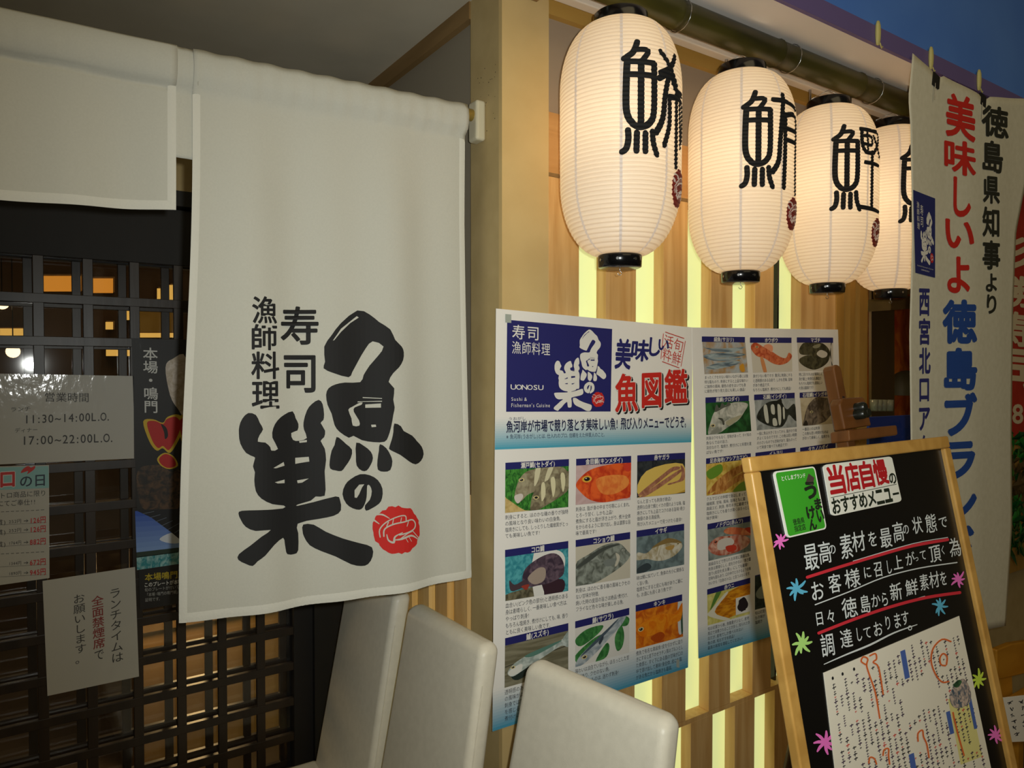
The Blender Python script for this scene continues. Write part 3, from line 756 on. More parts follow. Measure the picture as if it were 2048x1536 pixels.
GRASS = P_('grass','1F5A22','4C9A3C',(160,160,90)); WHITE = C('E8E6E0'); BLK = C('16161A'); EYEW = C('D8C890')
def eye(x, y, r, w=EYEW): return [(w, ell(x,y,r,r)), (BLK, ell(x,y,r*.6,r*.6)), (WHITE, ell(x-r*.2,y-r*.25,r*.16,r*.16,6))]
FISH = {
'セトダイ': (GRASS, [(P_('basket','B89C5C','D8BE80'), [(-.05,.62),(.3,.98),(.6,1.05),(-.05,1.1)]),
   (P_('setodai','7C7058','A8A084'), [(.14,.70),(.16,.45),(.22,.22),(.34,.06),(.6,.0),(.9,.02),(1,.3),(.75,.5),(.5,.55),(.34,.62),(.22,.78)]),
   (C('D8D2B0'), [(.46,.02),(.54,.0),(.50,.3),(.44,.42)]), (C('D8D2B0'), [(.66,.02),(.74,.02),(.66,.3),(.60,.36)]), (C('D8CFC8'), [(.14,.62),(.24,.58),(.27,.66),(.20,.80),(.15,.74)]),
   (P_('setodai2','6E6450','9C9476'), [(.38,.95),(.42,.62),(.52,.42),(.7,.28),(1,.12),(1,.55),(.8,.78),(.62,.92),(.5,1.0),(.42,1.0)]),
   (C('E0DAB4'), [(.55,.42),(.60,.36),(.62,.64),(.56,.80)]), (C('E0DAB4'), [(.70,.30),(.76,.25),(.78,.5),(.74,.72)]), (C('E0DAB4'), [(.86,.2),(.92,.17),(.94,.4),(.90,.62)])] + eye(.24,.26,.045) + eye(.47,.70,.045)),
'キンメダイ': (P_('pinkcloth','C8A8A8','D8BEC0',(20,20,20)), [(P_('kinme','C83A1C','F0662C',(45,45,45)), [(.0,.48),(.12,.25),(.3,.10),(.6,.02),(1.02,.0),(1.02,.85),(.8,.95),(.5,1.0),(.25,.9),(.08,.68)]),
   (P_('kinme2','E87838','F49848',(50,50,50)), [(.35,.4),(.6,.3),(.9,.35),(.95,.6),(.7,.8),(.45,.75)]), (C('D8402C'), [(.85,.05),(1.0,.02),(1.0,.2),(.9,.22)])] + eye(.19,.36,.085,C('E8B040'))),
'赤ヤガラ': (P_('darkbench','20242C','363C40'), [(C('E4C464'), [(.18,.28),(.95,.14),(1.0,.9),(.05,.98)]), (C('C8A040'), [(.05,.98),(1.0,.9),(1.0,.97),(.05,1.04)])] +
   [(P_('yagara','9A6450','BC8468'), p) for p in ([(.02,.95),(.1,.82),(.5,.42),(.72,.22),(.88,.22),(.86,.3),(.7,.36),(.4,.66),(.12,.92)], [(.04,1.0),(.4,.68),(.8,.36),(.9,.3),(.92,.36),(.6,.66),(.2,.96)], [(.9,.18),(.98,.3),(.98,.6),(.8,.68),(.64,.72),(.64,.68),(.86,.6),(.92,.4)])]),
'コロ鯛': (P_('teal_sea','2E8696','58AEB8',(80,80,80)), [(P_('rockpier','4A4634','7A745C'), [(-.02,.86),(.5,.78),(.5,1.02),(-.02,1.02)]), (C('E6E6E2'), [(.44,.0),(.8,.0),(.94,.2),(.9,.5),(.7,.3),(.55,.6),(.6,1.0),(.44,1.0)]), (C('3A2430'), [(.5,.7),(.9,.7),(.9,1.0),(.56,1.0)]),
   (P_('korodai','3C3040','6A5866'), [(.26,.62),(.3,.34),(.5,.14),(.72,.06),(.86,.16),(.93,.4),(.9,.62),(.7,.74),(.5,.76),(.36,.76)]), (C('A8988C'), [(.34,.55),(.5,.36),(.62,.4),(.6,.66),(.44,.72)]), (C('4A3A42'), [(.3,.58),(.14,.66),(.06,.54),(.08,.78),(.2,.78),(.34,.7)]), (C('9A3A2C'), [(.24,.72),(.36,.7),(.32,.82)])]),
'コショウ鯛': (C('CFC9B8'), [(P_('koshou','5A6058','98A098',(50,50,50)), [(-.02,1.02),(-.02,.45),(.25,.22),(.5,.06),(.78,.06),(.95,.3),(1.0,.42),(.88,.62),(.6,.84),(.3,1.0)]), (C('484E4A'), [(-.02,.55),(.3,.22),(.6,.08),(.8,.1),(.5,.2),(.2,.45)]), (C('C8C4B4'), [(.72,.3),(.8,.4),(.76,.6),(.7,.64),(.74,.46)]), (C('7C8480'), [(.5,.46),(.72,.44),(.66,.6),(.54,.6)])] + eye(.86,.26,.04,C('8A9088'))),
'イサギ': (P_('slate_cloth','58686C','788C90',(40,40,40)), [(C('38444A'), [(-.02,.9),(.2,.75),(.3,.9),(.1,1.02)]), (P_('isaki','A89870','D8D4C4',(40,40,40)), [(.0,.62),(.02,.42),(.2,.48),(.4,.28),(.62,.16),(.84,.24),(.96,.44),(.82,.66),(.6,.76),(.4,.74),(.2,.64)]), (C('8C7444'), [(.3,.36),(.6,.16),(.84,.24),(.94,.36),(.7,.3),(.5,.32)]), (C('B89450'), [(.6,.4),(.78,.38),(.74,.5),(.62,.48)])] + eye(.86,.36,.03)),
'スズキ': (P_('greyplank','6A6650','8C8872',(10,10,90)), [(C('3C3A30'), [(-.02,.5),(1,.36),(1,.38),(-.02,.52)]), (C('24302C'), [(.1,.72),(.4,.62),(.5,.7),(.2,.9)]), (P_('suzuki','9AA8A4','CCD6D2',(50,50,50)), [(.04,.66),(.14,.48),(.34,.36),(.6,.28),(.86,.22),(1,.02),(1.0,.4),(.88,.34),(.6,.5),(.3,.68),(.12,.78)]), (C('5A8478'), [(.3,.36),(.6,.26),(.9,.2),(.6,.36),(.4,.42)]), (C('E4E4DE'), [(.05,.66),(.14,.56),(.26,.54),(.24,.7),(.1,.76)])] + eye(.12,.56,.035)),
'サワラ': (C('E2E0DA'), [(P_('sasa','2C6A34','4E9450',(60,60,60)), p) for p in ([(.0,.3),(.2,.1),(.5,.1),(.4,.3),(.1,.5)],[(.0,.7),(.3,.4),(.5,.35),(.3,.7),(.05,.9)],[(.36,1.0),(.55,.6),(.62,.7),(.56,.95)],[(.72,.5),(.84,.22),(.9,.5),(.86,.8),(.76,.86)],[(.84,.22),(.9,.0),(1,.1),(.96,.26)])] +
   [(P_('sawara','8C9AA4','C4CCD0',(40,40,60)), [(.0,1.0),(.06,.78),(.3,.5),(.6,.2),(.82,-.02),(.94,-.02),(.84,.22),(.6,.5),(.36,.78),(.14,.98)]), (C('4A5A68'), [(.08,.78),(.3,.5),(.62,.18),(.8,.02),(.6,.28),(.34,.56)]), (C('3A4450'), [(.42,.5),(.5,.36),(.5,.46),(.44,.58)])] + eye(.16,.8,.05)),
'キンキ': (P_('kinki_pile','C85A10','F09020',(40,40,40)), [(C('D8DCDC'), [(.9,.0),(1,.0),(1,.8),(.9,.85)]), (C('3A5A4A'), [(.96,.2),(1,.2),(1,.85),(.96,.85)]), (P_('kinki','E8780C','F4961C',(50,50,50)), [(.02,.5),(.14,.34),(.4,.22),(.66,.26),(.84,.3),(1.0,.05),(.96,.5),(.8,.56),(.62,.68),(.6,.86),(.5,.9),(.4,.74),(.2,.74),(.08,.66)]), (C('B84C0C'), [(.3,.8),(.5,.7),(.6,.84),(.45,.98)])] + eye(.1,.5,.06)),
'サヨリ': (P_('sayori_bg','B08C5C','B4BCC0',(25,25,25)), [(P_('sayori','4C6070','A8B8BC',(12,12,120)), p) for p in ([(-.02,.14),(.2,.2),(.72,.18),(.98,.14),(.74,.3),(.3,.3)],[(-.02,.44),(.2,.36),(.7,.34),(.98,.4),(.7,.48),(.2,.5)],[(-.02,.44),(.3,.52),(.72,.5),(.86,.54),(.6,.6),(.2,.58)],[(.04,.8),(.3,.66),(.7,.6),(.84,.66),(.6,.78),(.2,.86)])]+[(C('D89A2C'), [(.8,.8),(.9,.7),(.92,.95),(.84,.96)])]),
'ホウボウ': (C('D8D2C4'), [(P_('houbou','B84828','DC7C50',(60,60,60)), [(.0,.2),(.04,.04),(.14,.0),(.3,.14),(.5,.3),(.7,.48),(.84,.52),(.92,.34),(1.0,.46),(.9,.66),(.7,.76),(.5,.7),(.3,.52),(.12,.44)]), (C('E89C78'), [(.3,.12),(.42,.04),(.52,.12),(.5,.32),(.42,.24)]), (C('D8905C'), [(.2,.5),(.28,.54),(.34,1.0),(.26,1.0)])] + eye(.14,.14,.035)),
'マゴチ': (C('CFC8BA'), [(P_('magochi','2C2A1C','56523A',(50,50,50)), [(.04,.26),(.16,.02),(.4,-.05),(.7,.02),(.9,.3),(.86,.66),(.66,.88),(.4,.96),(.12,.8),(.02,.6),(.2,.46),(.4,.44),(.1,.42)]), (C('CFC8BA'), [(.52,.4),(.64,.26),(.82,.36),(.8,.5),(.66,.54)]), (C('2A2A20'), [(.93,.0),(.96,.0),(.9,.4),(.98,.8),(.95,.8)]), (C('8C8A70'), [(.42,.12),(.62,.04),(.6,.16),(.46,.2)])]),
'クロダイ': (P_('leafdark','143C1C','2C6A34',(30,30,30)), [(P_('kurodai','8E9288','D4D4CA',(40,40,40)), [(.04,.98),(.1,.6),(.2,.28),(.44,.1),(.7,.02),(.96,.1),(.86,.36),(.72,.6),(.46,.82),(.26,.98)]), (C('5C5F56'), [(.2,.3),(.24,.06),(.3,.2),(.36,.02),(.44,.12),(.5,.0),(.56,.1),(.4,.18)]), (C('B0AC90'), [(.44,.62),(.8,.44),(.7,.6),(.5,.76)]), (C('4E5048'), [(.26,.5),(.36,.52),(.4,.7),(.36,.72),(.34,.6)])] + eye(.14,.72,.05)),
'イシダイ': (P_('steel','8A9090','B4BABA',(30,30,30)), [(P_('ishidai','1C201C','343A34',(40,40,40)), [(.02,.58),(.12,.3),(.34,.08),(.62,.08),(.72,.3),(.8,.36),(.98,.2),(1,.8),(.82,.56),(.74,.76),(.6,.96),(.34,.9),(.14,.76)])] + [(C('D4D6CA'), p) for p in ([(.2,.24),(.28,.2),(.3,.76),(.22,.7)],[(.38,.2),(.46,.2),(.46,.5),(.38,.46)],[(.54,.2),(.62,.28),(.6,.8),(.54,.84)],[(.4,.66),(.48,.66),(.5,.88),(.4,.88)],[(.67,.3),(.71,.34),(.7,.66),(.66,.66)])] + [(C('1C201C'), [(.5,.1),(.64,.0),(.64,.2)])]),
'イシガキ': (P_('board_pale','B8A888','D0C4A8',(20,20,20)), [(P_('ishigaki','4A4038','8A7C6C',(45,45,45)), [(.02,.98),(.06,.74),(.18,.3),(.4,.02),(.62,.04),(1.02,.2),(1.02,.62),(.8,.66),(.6,.9),(.3,1.0)]), (C('2C2620'), [(.02,.98),(.1,.8),(.14,.98)])] + eye(.26,.52,.04)),
'アシアカエビ': (P_('ebi_bg','C8A038','E8CC6C',(50,50,50)), [(C('6C9A30'), [(.0,.25),(.3,.05),(.34,.3),(.1,.5)]), (C('7CA43C'), [(.6,.9),(.8,.7),(1,.8),(1,1),(.6,1)])] + [(P_('ebi','A8682C','DCA45C',(70,70,30)), p) for p in ([(.02,.95),(.2,.6),(.5,.3),(.9,.1),(.95,.25),(.6,.5),(.3,.8)],[(.1,1.0),(.4,.7),(.8,.4),(1,.36),(1,.5),(.6,.74),(.3,1.0)])]),
'ノドグロ': (P_('ice_grey','6E7A78','98A4A0',(30,30,30)), [(P_('nodoguro','B05038','E0B4A0',(35,35,35)), [(.0,.6),(.08,.4),(.24,.3),(.5,.34),(.8,.4),(.98,.6),(.9,.82),(.6,.94),(.3,.92),(.1,.8)]), (C('D8D0C8'), [(.24,.42),(.5,.4),(.6,.6),(.4,.74),(.22,.7)]), (C('C83C28'), [(.4,.66),(.62,.68),(.64,.84),(.46,.86)]), (P_('nodoguro2','C86440','E89C6C',(40,40,40)), [(.36,.14),(.5,.06),(.8,.16),(1,.3),(1,.46),(.7,.36),(.44,.26)]), (C('B83C24'), [(.86,.2),(1,.2),(1,.4)])] + eye(.17,.44,.045,C('C86040'))),
'ウニ': (P_('uni_side','C8C05C','E4DC8C',(40,40,40)), [(C('E8E4D0'), [(.0,.62),(.06,.54),(.4,.1),(.46,.14),(.16,.62),(.5,.96),(.44,1.02),(.06,.74)]), (P_('uni','B8680C','E8A020',(30,30,160)), [(.14,.62),(.44,.12),(1.0,.0),(1.0,.6),(.5,.94)]), (C('5C8838'), [(.2,.0),(.32,.0),(.14,.4),(.06,.5)])]),
'タカノハ': (P_('dark_teal','1E2A2A','34443F'), [(C('8A9488'), [(.02,.5),(.2,.3),(.5,.4),(.4,.7),(.1,.7)])]),
}
def photo(parent, pl, hdr, bl, br, hh, key, title, notes=(), notes_cols=17.0, nh=12.6, layer=.0009, note_bl=None):
    """one fish: navy name bar, picture, and the lines of description (lines go on the sheet itself)"""
    tl, tr = hdr
    mb = MB()
    FH = quad(pl, tl, tr, (tr[0], tr[1]+hh), (tl[0], tl[1]+hh))
    bar = MB(); rect(bar, FH, NAVY, 0, 0, 1, 1, .0006)
    W = sum(wch(c) for c in title); fullpx = tr[0]-tl[0]; wpx = min(fullpx*.9, W*hh*.62); a = .5-wpx/fullpx/2
    line(bar, FH, title, WHITE, a, .06, 1-a, .96, bold=.025, lift=.0009)
    bg, shapes = FISH[key]
    FP = quad(pl, (tl[0]+(bl[0]-tl[0])*.14, tl[1]+hh), (tr[0]+(br[0]-tr[0])*.14, tr[1]+hh), br, bl)
    cl = lambda u, v, o: FP(min(1,max(0,u)), min(1,max(0,v)), o)
    rect(mb, FP, bg, 0, 0, 1, 1, .0005)
    for i, (m, pts) in enumerate(shapes):
        blob(mb, cl, m, pts, .0007+.00008*i)
    o = mb.build('fish_photo', parent)
    bar.build('name_bar', parent)
    return o
def notes(mb, pl, bl, br, lines_, lh, cols=17.5, gap=4):
    n = len(lines_); h = n*lh
    F = quad(pl, (bl[0], bl[1]+gap), (br[0], br[1]+gap), (br[0], br[1]+gap+h*.97), (bl[0], bl[1]+gap+h))
    para(mb, F, lines_, INKTXT, 0, 0, 1, 1, cols=cols, lift=.0005, fillr=.82)

pp = Plane((0, D-.0035, 0), (0,-1,0))
fp1 = thing('fish_poster', 'large poster sheet with navy logo panel and nine fish photos, left of the pair', 'poster', pp(1180, 1400))
SH1 = ((992,617),(1386,655),(1376,1335),(985,1463))
F1 = quad(pp, *SH1)
mb = MB(); mb.prism([F1(0,0), F1(0,1), F1(1,1), F1(1,0)], (0,.0006,0), PAPER)
grad(mb, F1, (.255,.262), (.332,.336), 'F2F0EC', '3FA6C4')
rect(mb, F1, mat('poster_paper','F2F0EC'), 0,.332,1,.336,.0001)
grad(mb, F1, (.90,.895), (1.0,1.0), 'F2F0EC', '3E9CC0')
dpp = direct(pp)
HL = C('20264C')
FT = quad(pp, (1012,838), (1375,828), (1375,857), (1012,867))
line(mb, FT, '魚河岸が市場で競り落とす美味しい魚! 飛び入りメニューでどうぞ。', HL, 0, .1, 1, .98, bold=.022, lift=.0006)
line(mb, quad(pp,(1016,834),(1052,833),(1052,840),(1016,841)), 'うおがし', HL, 0,0,1,1, lift=.0006)
line(mb, quad(pp,(1012,868),(1211,864),(1211,874),(1012,879)), '※魚河岸(うおがし)とは、仕入れのプロ、信頼をえた仲買人のこと。', HL, 0,0,1,1, lift=.0006)
# brush title and seal
for ch, a in zip('美味しい', ((1230,676,1262,738),(1262,678,1298,722),(1298,674,1320,712),(1316,678,1338,700))):
    FQ = quad(pp, (a[0],a[1]), (a[2],a[1]+2), (a[2],a[3]+2), (a[0],a[3])); char(mb, FQ, ch, NAVY, 0,0,1,1, bold=.03, lift=.0008, res=3, tight=True, shear=.12)
RED = C('CE2A22')
for ch, a in zip('魚図鑑', ((1229,747,1276,826),(1280,742,1325,818),(1328,738,1375,810))):
    for m, dx, b, lf in ((BLK,3,.055,.0004),(WHITE,0,.055,.0007),(RED,0,.028,.0010)):
        FQ = quad(pp, (a[0]+dx,a[1]+dx), (a[2]+dx,a[1]+dx-2), (a[2]+dx,a[3]+dx-2), (a[0]+dx,a[3]+dx))
        char(mb, FQ, ch, m, 0,0,1,1, bold=b, lift=lf)
FS = quad(pp, (1327,663), (1371,678), (1361,737), (1321,722))
SEAL = C('C8483C')
for p in ([(.08,.0),(.92,.0)],[(1,.08),(1,.92)],[(.92,1),(.08,1)],[(0,.92),(0,.08)]): stroke(mb, FS, SEAL, p, .03, .0006, 0)
for ch, q in zip('活旬粋鮮', ((.04,.05),(.5,.05),(.04,.5),(.5,.5))): char(mb, FS, ch, SEAL, q[0], q[1], q[0]+.46, q[1]+.46, lift=.0006)
row_data = {
 'A': (((1010.5,925.5),(1137.5,918)),(1009.8,1026),(1136.3,1014),14,'セトダイ','瀬戸鯛(セトダイ)',['刺身にすると、ほのかな磯の香りが独特','の風味となり良い味わいの白身魚。','塩焼きにしても、しっとりした繊維質がとっ','ても美味しい魚です!'],12.4),
 'B': (((1152,917.7),(1262,911.7)),(1151,1010),(1261,999.6),13.5,'キンメダイ','金目鯛(キンメダイ)',['刺身は、脂が身の中まで均等にふくまれ、','とろ~り甘く、しかも上品!','煮魚にすると脂が浮き上がり、煮汁全体','をからめるように溶け出し、身は濃厚な旨','味で最高です!'],12),
 'C': (((1274.3,910.7),(1369.8,905.2)),(1273.7,995.5),(1369.8,986),12.5,'赤ヤガラ','赤ヤガラ',['なんと言っても刺身が絶品!','透明な白身で鯛とイカの間のような味。塩','焼きにしても上品でコクのある旨味!希少','価値のある高級魚。','飛び入りメニューで見つけたら是非!'],11.2),
 'D': (((1009.8,1099.8),(1136.3,1081.8)),(1010.5,1202),(1136.3,1181.7),14.5,'コロ鯛','コロ鯛',['血合い(ピンク色の部分)と透明感のある','身は素晴らしく、一番美味しい食べ方は、','やっぱり刺身!','もちろん塩焼き、煮付けにしても、味、香り','ともに良く美味しい魚です。'],13.4),
 'E': (((1151,1080),(1260,1063.9)),(1151,1172.5),(1260,1155.6),14,'コショウ鯛','コショウ鯛',['刺身は、ほのかに香る磯の風味とクセの','ない甘味が特徴。','焼いた時の皮目の旨さは絶品!煮付け、','フライなど色々な味が楽しめる魚。'],12.5),
 'F': (((1272.7,1061.5),(1368,1047.3)),(1272.7,1147.8),(1368,1129),13,'イサギ','イサギ',['味は鯛に似ていて、魚体の大小に関係な','く旨い魚。','塩焼きにすると皮にも味がありご番に','も、お酒にも良くあう魚です!'],11.5),
 'G': (((1009.8,1276.4),(1136.3,1246)),(1008.8,1375.6),(1136.3,1340),15,'スズキ','鱸(スズキ)',['透明感のある白身','の風味がよく','刺身では甘味','を感じる魚。','煮付けにも'],13.2),
 'H': (((1150,1242.6),(1258.2,1215.5)),(1150,1334),(1258.2,1305),14,'サワラ','鰆(サワラ)',['味わいは淡白でいながら、ほろっとした甘','みがあり、クセのない魚。','鮮度の良いものは、迷わず刺身!','美味しい魚!'],12.5),
 'I': (((1271,1210.4),(1364,1188.4)),(1271.7,1298.4),(1365.8,1273),13,'キンキ','キンキ',['煮魚で有名な高級魚!皮を引かずに造り','きにすると皮下のゼラチン質のプルンとし','た食感と、すぐ下にある脂の甘味が口の','中で溶け出して美味!身全体、皮にも脂','がある魚だから塩焼きも最高。'],12),
}
for k, (hdr, bl_, br_, hh, key, title, nt_, lh) in row_data.items(): notes(mb, pp, bl_, br_, nt_, lh)
mb.build('sheet', fp1)
for k, (hdr, bl_, br_, hh, key, title, nt_, lh) in row_data.items(): photo(fp1, pp, hdr, bl_, br_, hh, key, title)
# navy logo panel
def logo_on(mb, F, m, box, lift=.0009):
    u0, v0, u1, v1 = box
    fn = lambda x, y: (u0+(x-92)/(1082-92)*(u1-u0), v0+(y-108)/(1460-108)*(v1-v0))
    for v, f in LOGO_M: put(mb, F, v, f, m, lift, fn)
    v, f = CREST_M; put(mb, F, v, f, INKRED, lift+.0001, fn)
    for pts, wd in CREST_W:
        v, f = ribbon2(pts, wd); put(mb, F, v, f, WHITE, lift+.0003, fn)
FN = quad(pp, (1014,639.5), (1224,658), (1221,823), (1012,823.5))
mb = MB(); rect(mb, FN, NAVY, 0,0,1,1,.0005)
logo_on(mb, FN, WHITE, (.43,.03,.945,.995))
for ch, u in zip('寿司', (.04,.17)): char(mb, FN, ch, WHITE, u,.04,u+.12,.21, bold=.005, lift=.0009)
for i, ch in enumerate('漁師料理'): char(mb, FN, ch, WHITE, .04+.088*i,.22,.04+.088*i+.085,.37, bold=.0, lift=.0009)
line(mb, FN, 'UONOSU', WHITE, .035,.685,.33,.77, bold=.01, lift=.0009)
line(mb, FN, 'Sushi &', WHITE, .04,.83,.18,.89, lift=.0009); line(mb, FN, "Fisherman's Cuisine", WHITE, .04,.895,.395,.96, lift=.0009)
o = mb.build('logo_panel', fp1); o['label'] = 'navy panel with white brush logo'
for q in ((1010,628,1022,645),(1196,1398,1204,1412),(1352,1318,1358,1334)):
    FQ = quad(pp, (q[0],q[1]), (q[2],q[1]+1), (q[2],q[3]+1), (q[0],q[3])); mb = MB(); rect(mb, FQ, mat('clear_tape','A8B0A8',.25), 0,0,1,1,.0012); mb.build('tape', fp1)

pp2 = Plane((0, D-.0045, 0), (0,-1,0))
fp2 = thing('fish_poster', 'poster sheet of fish photos partly hidden by the chalkboard, right of the pair', 'poster', pp2(1540, 1280))
SH2 = ((1384,655),(1676,659),(1694,1226),(1397,1317))
F2 = quad(pp2, *SH2)
mb = MB(); mb.prism([F2(0,0), F2(0,1), F2(1,1), F2(1,0)], (0,.0006,0), PAPER)
grad(mb, F2, (.90,.90), (1.0,1.0), 'F2F0EC', '3E9CC0')
row2 = [
 (((1403.3,672.8),(1489.5,674)),(1408.7,748.3),(1495.8,745),11,'サヨリ','細魚(サヨリ)',['まったくクセのない味わいながら春には独','特な脂ものり、刺身にすると上品な味わい','に独特の風味。銀色の皮をはいでも身','に銀色が残り見た目にも美しい逸品!'],9.2),
 (((1499.6,674.7),(1582.6,675.2)),(1505.5,745.5),(1584.4,743),10.8,'ホウボウ','ホウボウ',['身が少ない魚ですが、贅沢に刺身にする','と透明感のある白身で、しかも甘味、旨味','があり絶品です。','もちろん塩焼き、煮付けにしても絶品!'],9.2),
 (((1593.3,674.7),(1665.8,675.2)),(1597.3,742.4),(1665.8,740.3),10.5,'マゴチ','マゴチ',['特に活けのものが美味しく','身が最上!刺身なら薄造り','もちろん塩焼きも美味しい','の身は最高です!'],9),
 (((1410.5,795),(1497.3,790.7)),(1412.2,870),(1502.4,862),11,'クロダイ','黒鯛(クロダイ)',['刺身はクセもなく、甘味があって、タイ科の','魚ならではの旨さ。','淡白なので、塩焼き、煮付けにと料理を選','ばない魚です!'],9.4),
 (((1507.8,789.3),(1589,785.3)),(1513.4,860.8),(1593.3,853.7),11,'イシダイ','石鯛(イシダイ)',['一般に魚は大きくなってから、脂がのり味','がよくなるのですが、この魚は若い時期','の小さいものでも甘味があり、脂ものって','いて刺身で食べても絶品です!'],9.2),
 (((1599,785.3),(1674.7,781)),(1604.4,852),(1679,846),10.6,'イシガキ','石垣鯛(イシガキダイ)',['一番旨いのは刺身','この魚も若い時期のものは','がのって美味しく、塩焼きも'],9),
 (((1411.7,917),(1501.2,906.5)),(1412.6,991.5),(1504,979),11.2,'アシアカエビ','足赤海老(アシアカエビ)',['クルマエビの仲間で身はしまって、ほ','繊維質、甘味、風味、旨味ともに最','高級エビ。刺身、寿司ネタに最適です','塩焼きにしても香りが高くほろっとした','味が美味!'],9.6),
 (((1510.6,905.5),(1590.8,895.5)),(1516,975),(1597,963),11,'タカノハ','イトヨリ',[],9),
 (((1600,895.5),(1670.7,885)),(1606,962),(1680,950),11,'タカノハ','タカノハダイ',[],9),
 (((1414.6,1048),(1500,1031.8)),(1416.5,1122),(1501.3,1101.6),11.3,'ノドグロ','ノドグロ(赤ムツ)',['高級店などで売られる非常に高価な魚。','刺身は素晴らしく、皮をひかない「焼き霜','造り(皮目を炙る事)」にしても最高!','甘味も脂もあり、口の中でとろけるような味','わいから「白身のトロ」と言う人もいます。'],9.6),
 (((1414,1178.7),(1500,1155.3)),(1415,1251),(1499.3,1228),11,'ウニ','赤ウニ',['旬は初夏から秋。漁獲量が少なく、産地','周辺で消費されることが多く、知られた存','在だが、産地でしか食べられない','魚の卵、旬おすすめ商品!','最高の味覚を堪能してください!'],9.6),
 (((1509.7,1151),(1592,1130)),(1509.7,1219.6),(1594,1198),2,'タカノハ',' ',['旬は初夏から','もの味が','塩焼き'],9.4),
]
for hdr, bl_, br_, hh, key, title, nt_, lh in row2:
    if nt_: notes(mb, pp2, bl_, br_, nt_, lh, gap=3)
mb.build('sheet', fp2)
for hdr, bl_, br_, hh, key, title, nt_, lh in row2: photo(fp2, pp2, hdr, bl_, br_, hh, key, title)
FU = quad(pp2, (1470,1196), (1499,1188), (1498,1222), (1470,1230))
mb = MB(); rect(mb, FU, WHITE, 0,0,1,1,.0026)
rr_ = random.Random(5); blob(mb, FU, C('241C22'), [(.48+(.36+rr_.uniform(-.05,.05))*math.cos(k*.262), .5+(.40+rr_.uniform(-.05,.05))*math.sin(k*.262)) for k in range(24)], .0029, 1)
o = mb.build('inset_photo', fp2); o['label'] = 'small white inset with dark sea urchin'

# ------------------------------------------------------------------ SIGNS ON THE DOOR
dp = Plane((0, YD-.026, 0), (0,-1,0))
def sheet(name, label, cat, corners, m, th=.0015, pl=dp):
    c = pl((corners[2][0]+corners[3][0])/2, (corners[2][1]+corners[3][1])/2)
    t = thing(name, label, cat, c); F = quad(pl, *corners)
    mb = MB(); N_ = 12
    mb.prism([F(0,0), F(0,1), F(1,1), F(1,0)], (0,th,0), m)
    return t, F, mb
GREYT = C('3A3836')
t, F, mb = sheet('hours_notice', 'laminated opening hours notice with printed times on the lattice door', 'notice', ((-70,746),(267,752),(268,917),(-70,932)), LAMI)
d_ = direct(dp)
def ln(mb, s, x0, y0, x1, y1, h, m=GREYT, bold=0, pl=dp, lift=.0006):
    F = quad(pl, (x0,y0), (x1,y1), (x1,y1+h), (x0,y0+h)); line(mb, F, s, m, 0,0,1,1, bold, lift)
ln(mb, '営業時間', 88, 784, 179, 785, 20); ln(mb, '11:30~14:00L.O.', 47, 826, 220, 820, 25, bold=.008); ln(mb, '17:00~22:00L.O.', 42, 868, 227, 862, 26, bold=.008)
ln(mb, 'ランチ', 20, 814, 62, 812, 10); ln(mb, 'ディナー', 29, 856, 76, 854, 10)
mb.build('sheet', t)
t, F, mb = sheet('price_flyer', 'price flyer with teal header and red prices at the left edge of the door', 'flyer', ((-110,936),(98,930),(99,1156),(-110,1186)), LAMI)
FQ = quad(dp, (-110,938), (97,932), (98,976), (-110,984)); blob(mb, FQ, C('8FBFBE'), rrect(0,0,1,1,.02), .0004, 0)
for m, b, lf in ((WHITE,.06,.0007),(C('C83430'),.03,.0010)):
    char(mb, quad(dp,(-4,938),(34,936),(34,976),(-4,979)), 'ロ', m, 0,0,1,1, bold=b, lift=lf)
blob(mb, d_, C('C8302C'), [(42,946),(46,938),(56,932),(62,935),(70,932),(69,938),(60,945),(54,948),(56,942)], .001)
ln(mb, 'の日', 38, 950, 94, 946, 26, C('2C3A4A'), .015, lift=.0009)
ln(mb, 'トロ商品に限り', -2, 985, 93, 979, 13); ln(mb, 'にてご奉仕!!', -6, 1001, 72, 997, 13)
for y0 in (1024, 1108):
    for k in range(-4, 9): stroke(mb, d_, GREYT, [(k*10+2, y0-k*.5), (k*10+8, y0-k*.5-.4)], .9, .0006, 0)
for y0, a, b in ((1039,'252円','126円'),(1057,'252円','126円'),(1082,'1764円','882円'),(1123,'1344円','672円'),(1143,'1890円','945円')):
    ln(mb, a, 17, y0, 43, y0-2, 9); stroke(mb, d_, GREYT, [(48,y0+3),(56,y0+2.4)], 1.2, .0006, 0); stroke(mb, d_, GREYT, [(53,y0),(56,y0+2.4),(53,y0+5)], 1, .0006, 0)
    ln(mb, b, 59, y0-5, 92, y0-8, 15, C('C0282C'), .02); stroke(mb, d_, GREYT, [(-40,y0+13),(93,y0+6)], .5, .0006, 0)
for y0 in (1040, 1060, 1084): ln(mb, '(一貫)', -25, y0, 12, y0-2, 12)
mb.build('sheet', t)
t, F, mb = sheet('lunch_notice', 'white vertical lunchtime no smoking notice with red middle column', 'notice', ((85,1162),(270,1134),(278,1353),(95,1392)), LAMI)
def vln(mb, s, x0, x1, xb0, xb1, y0, y1, m=GREYT, bold=0, sl=-6):
    F = quad(dp, (x0,y0), (x1,y0+sl), (xb1,y1+sl), (xb0,y1)); line(mb, F, s, m, 0,0,1,1, bold, .0006, 3, True)
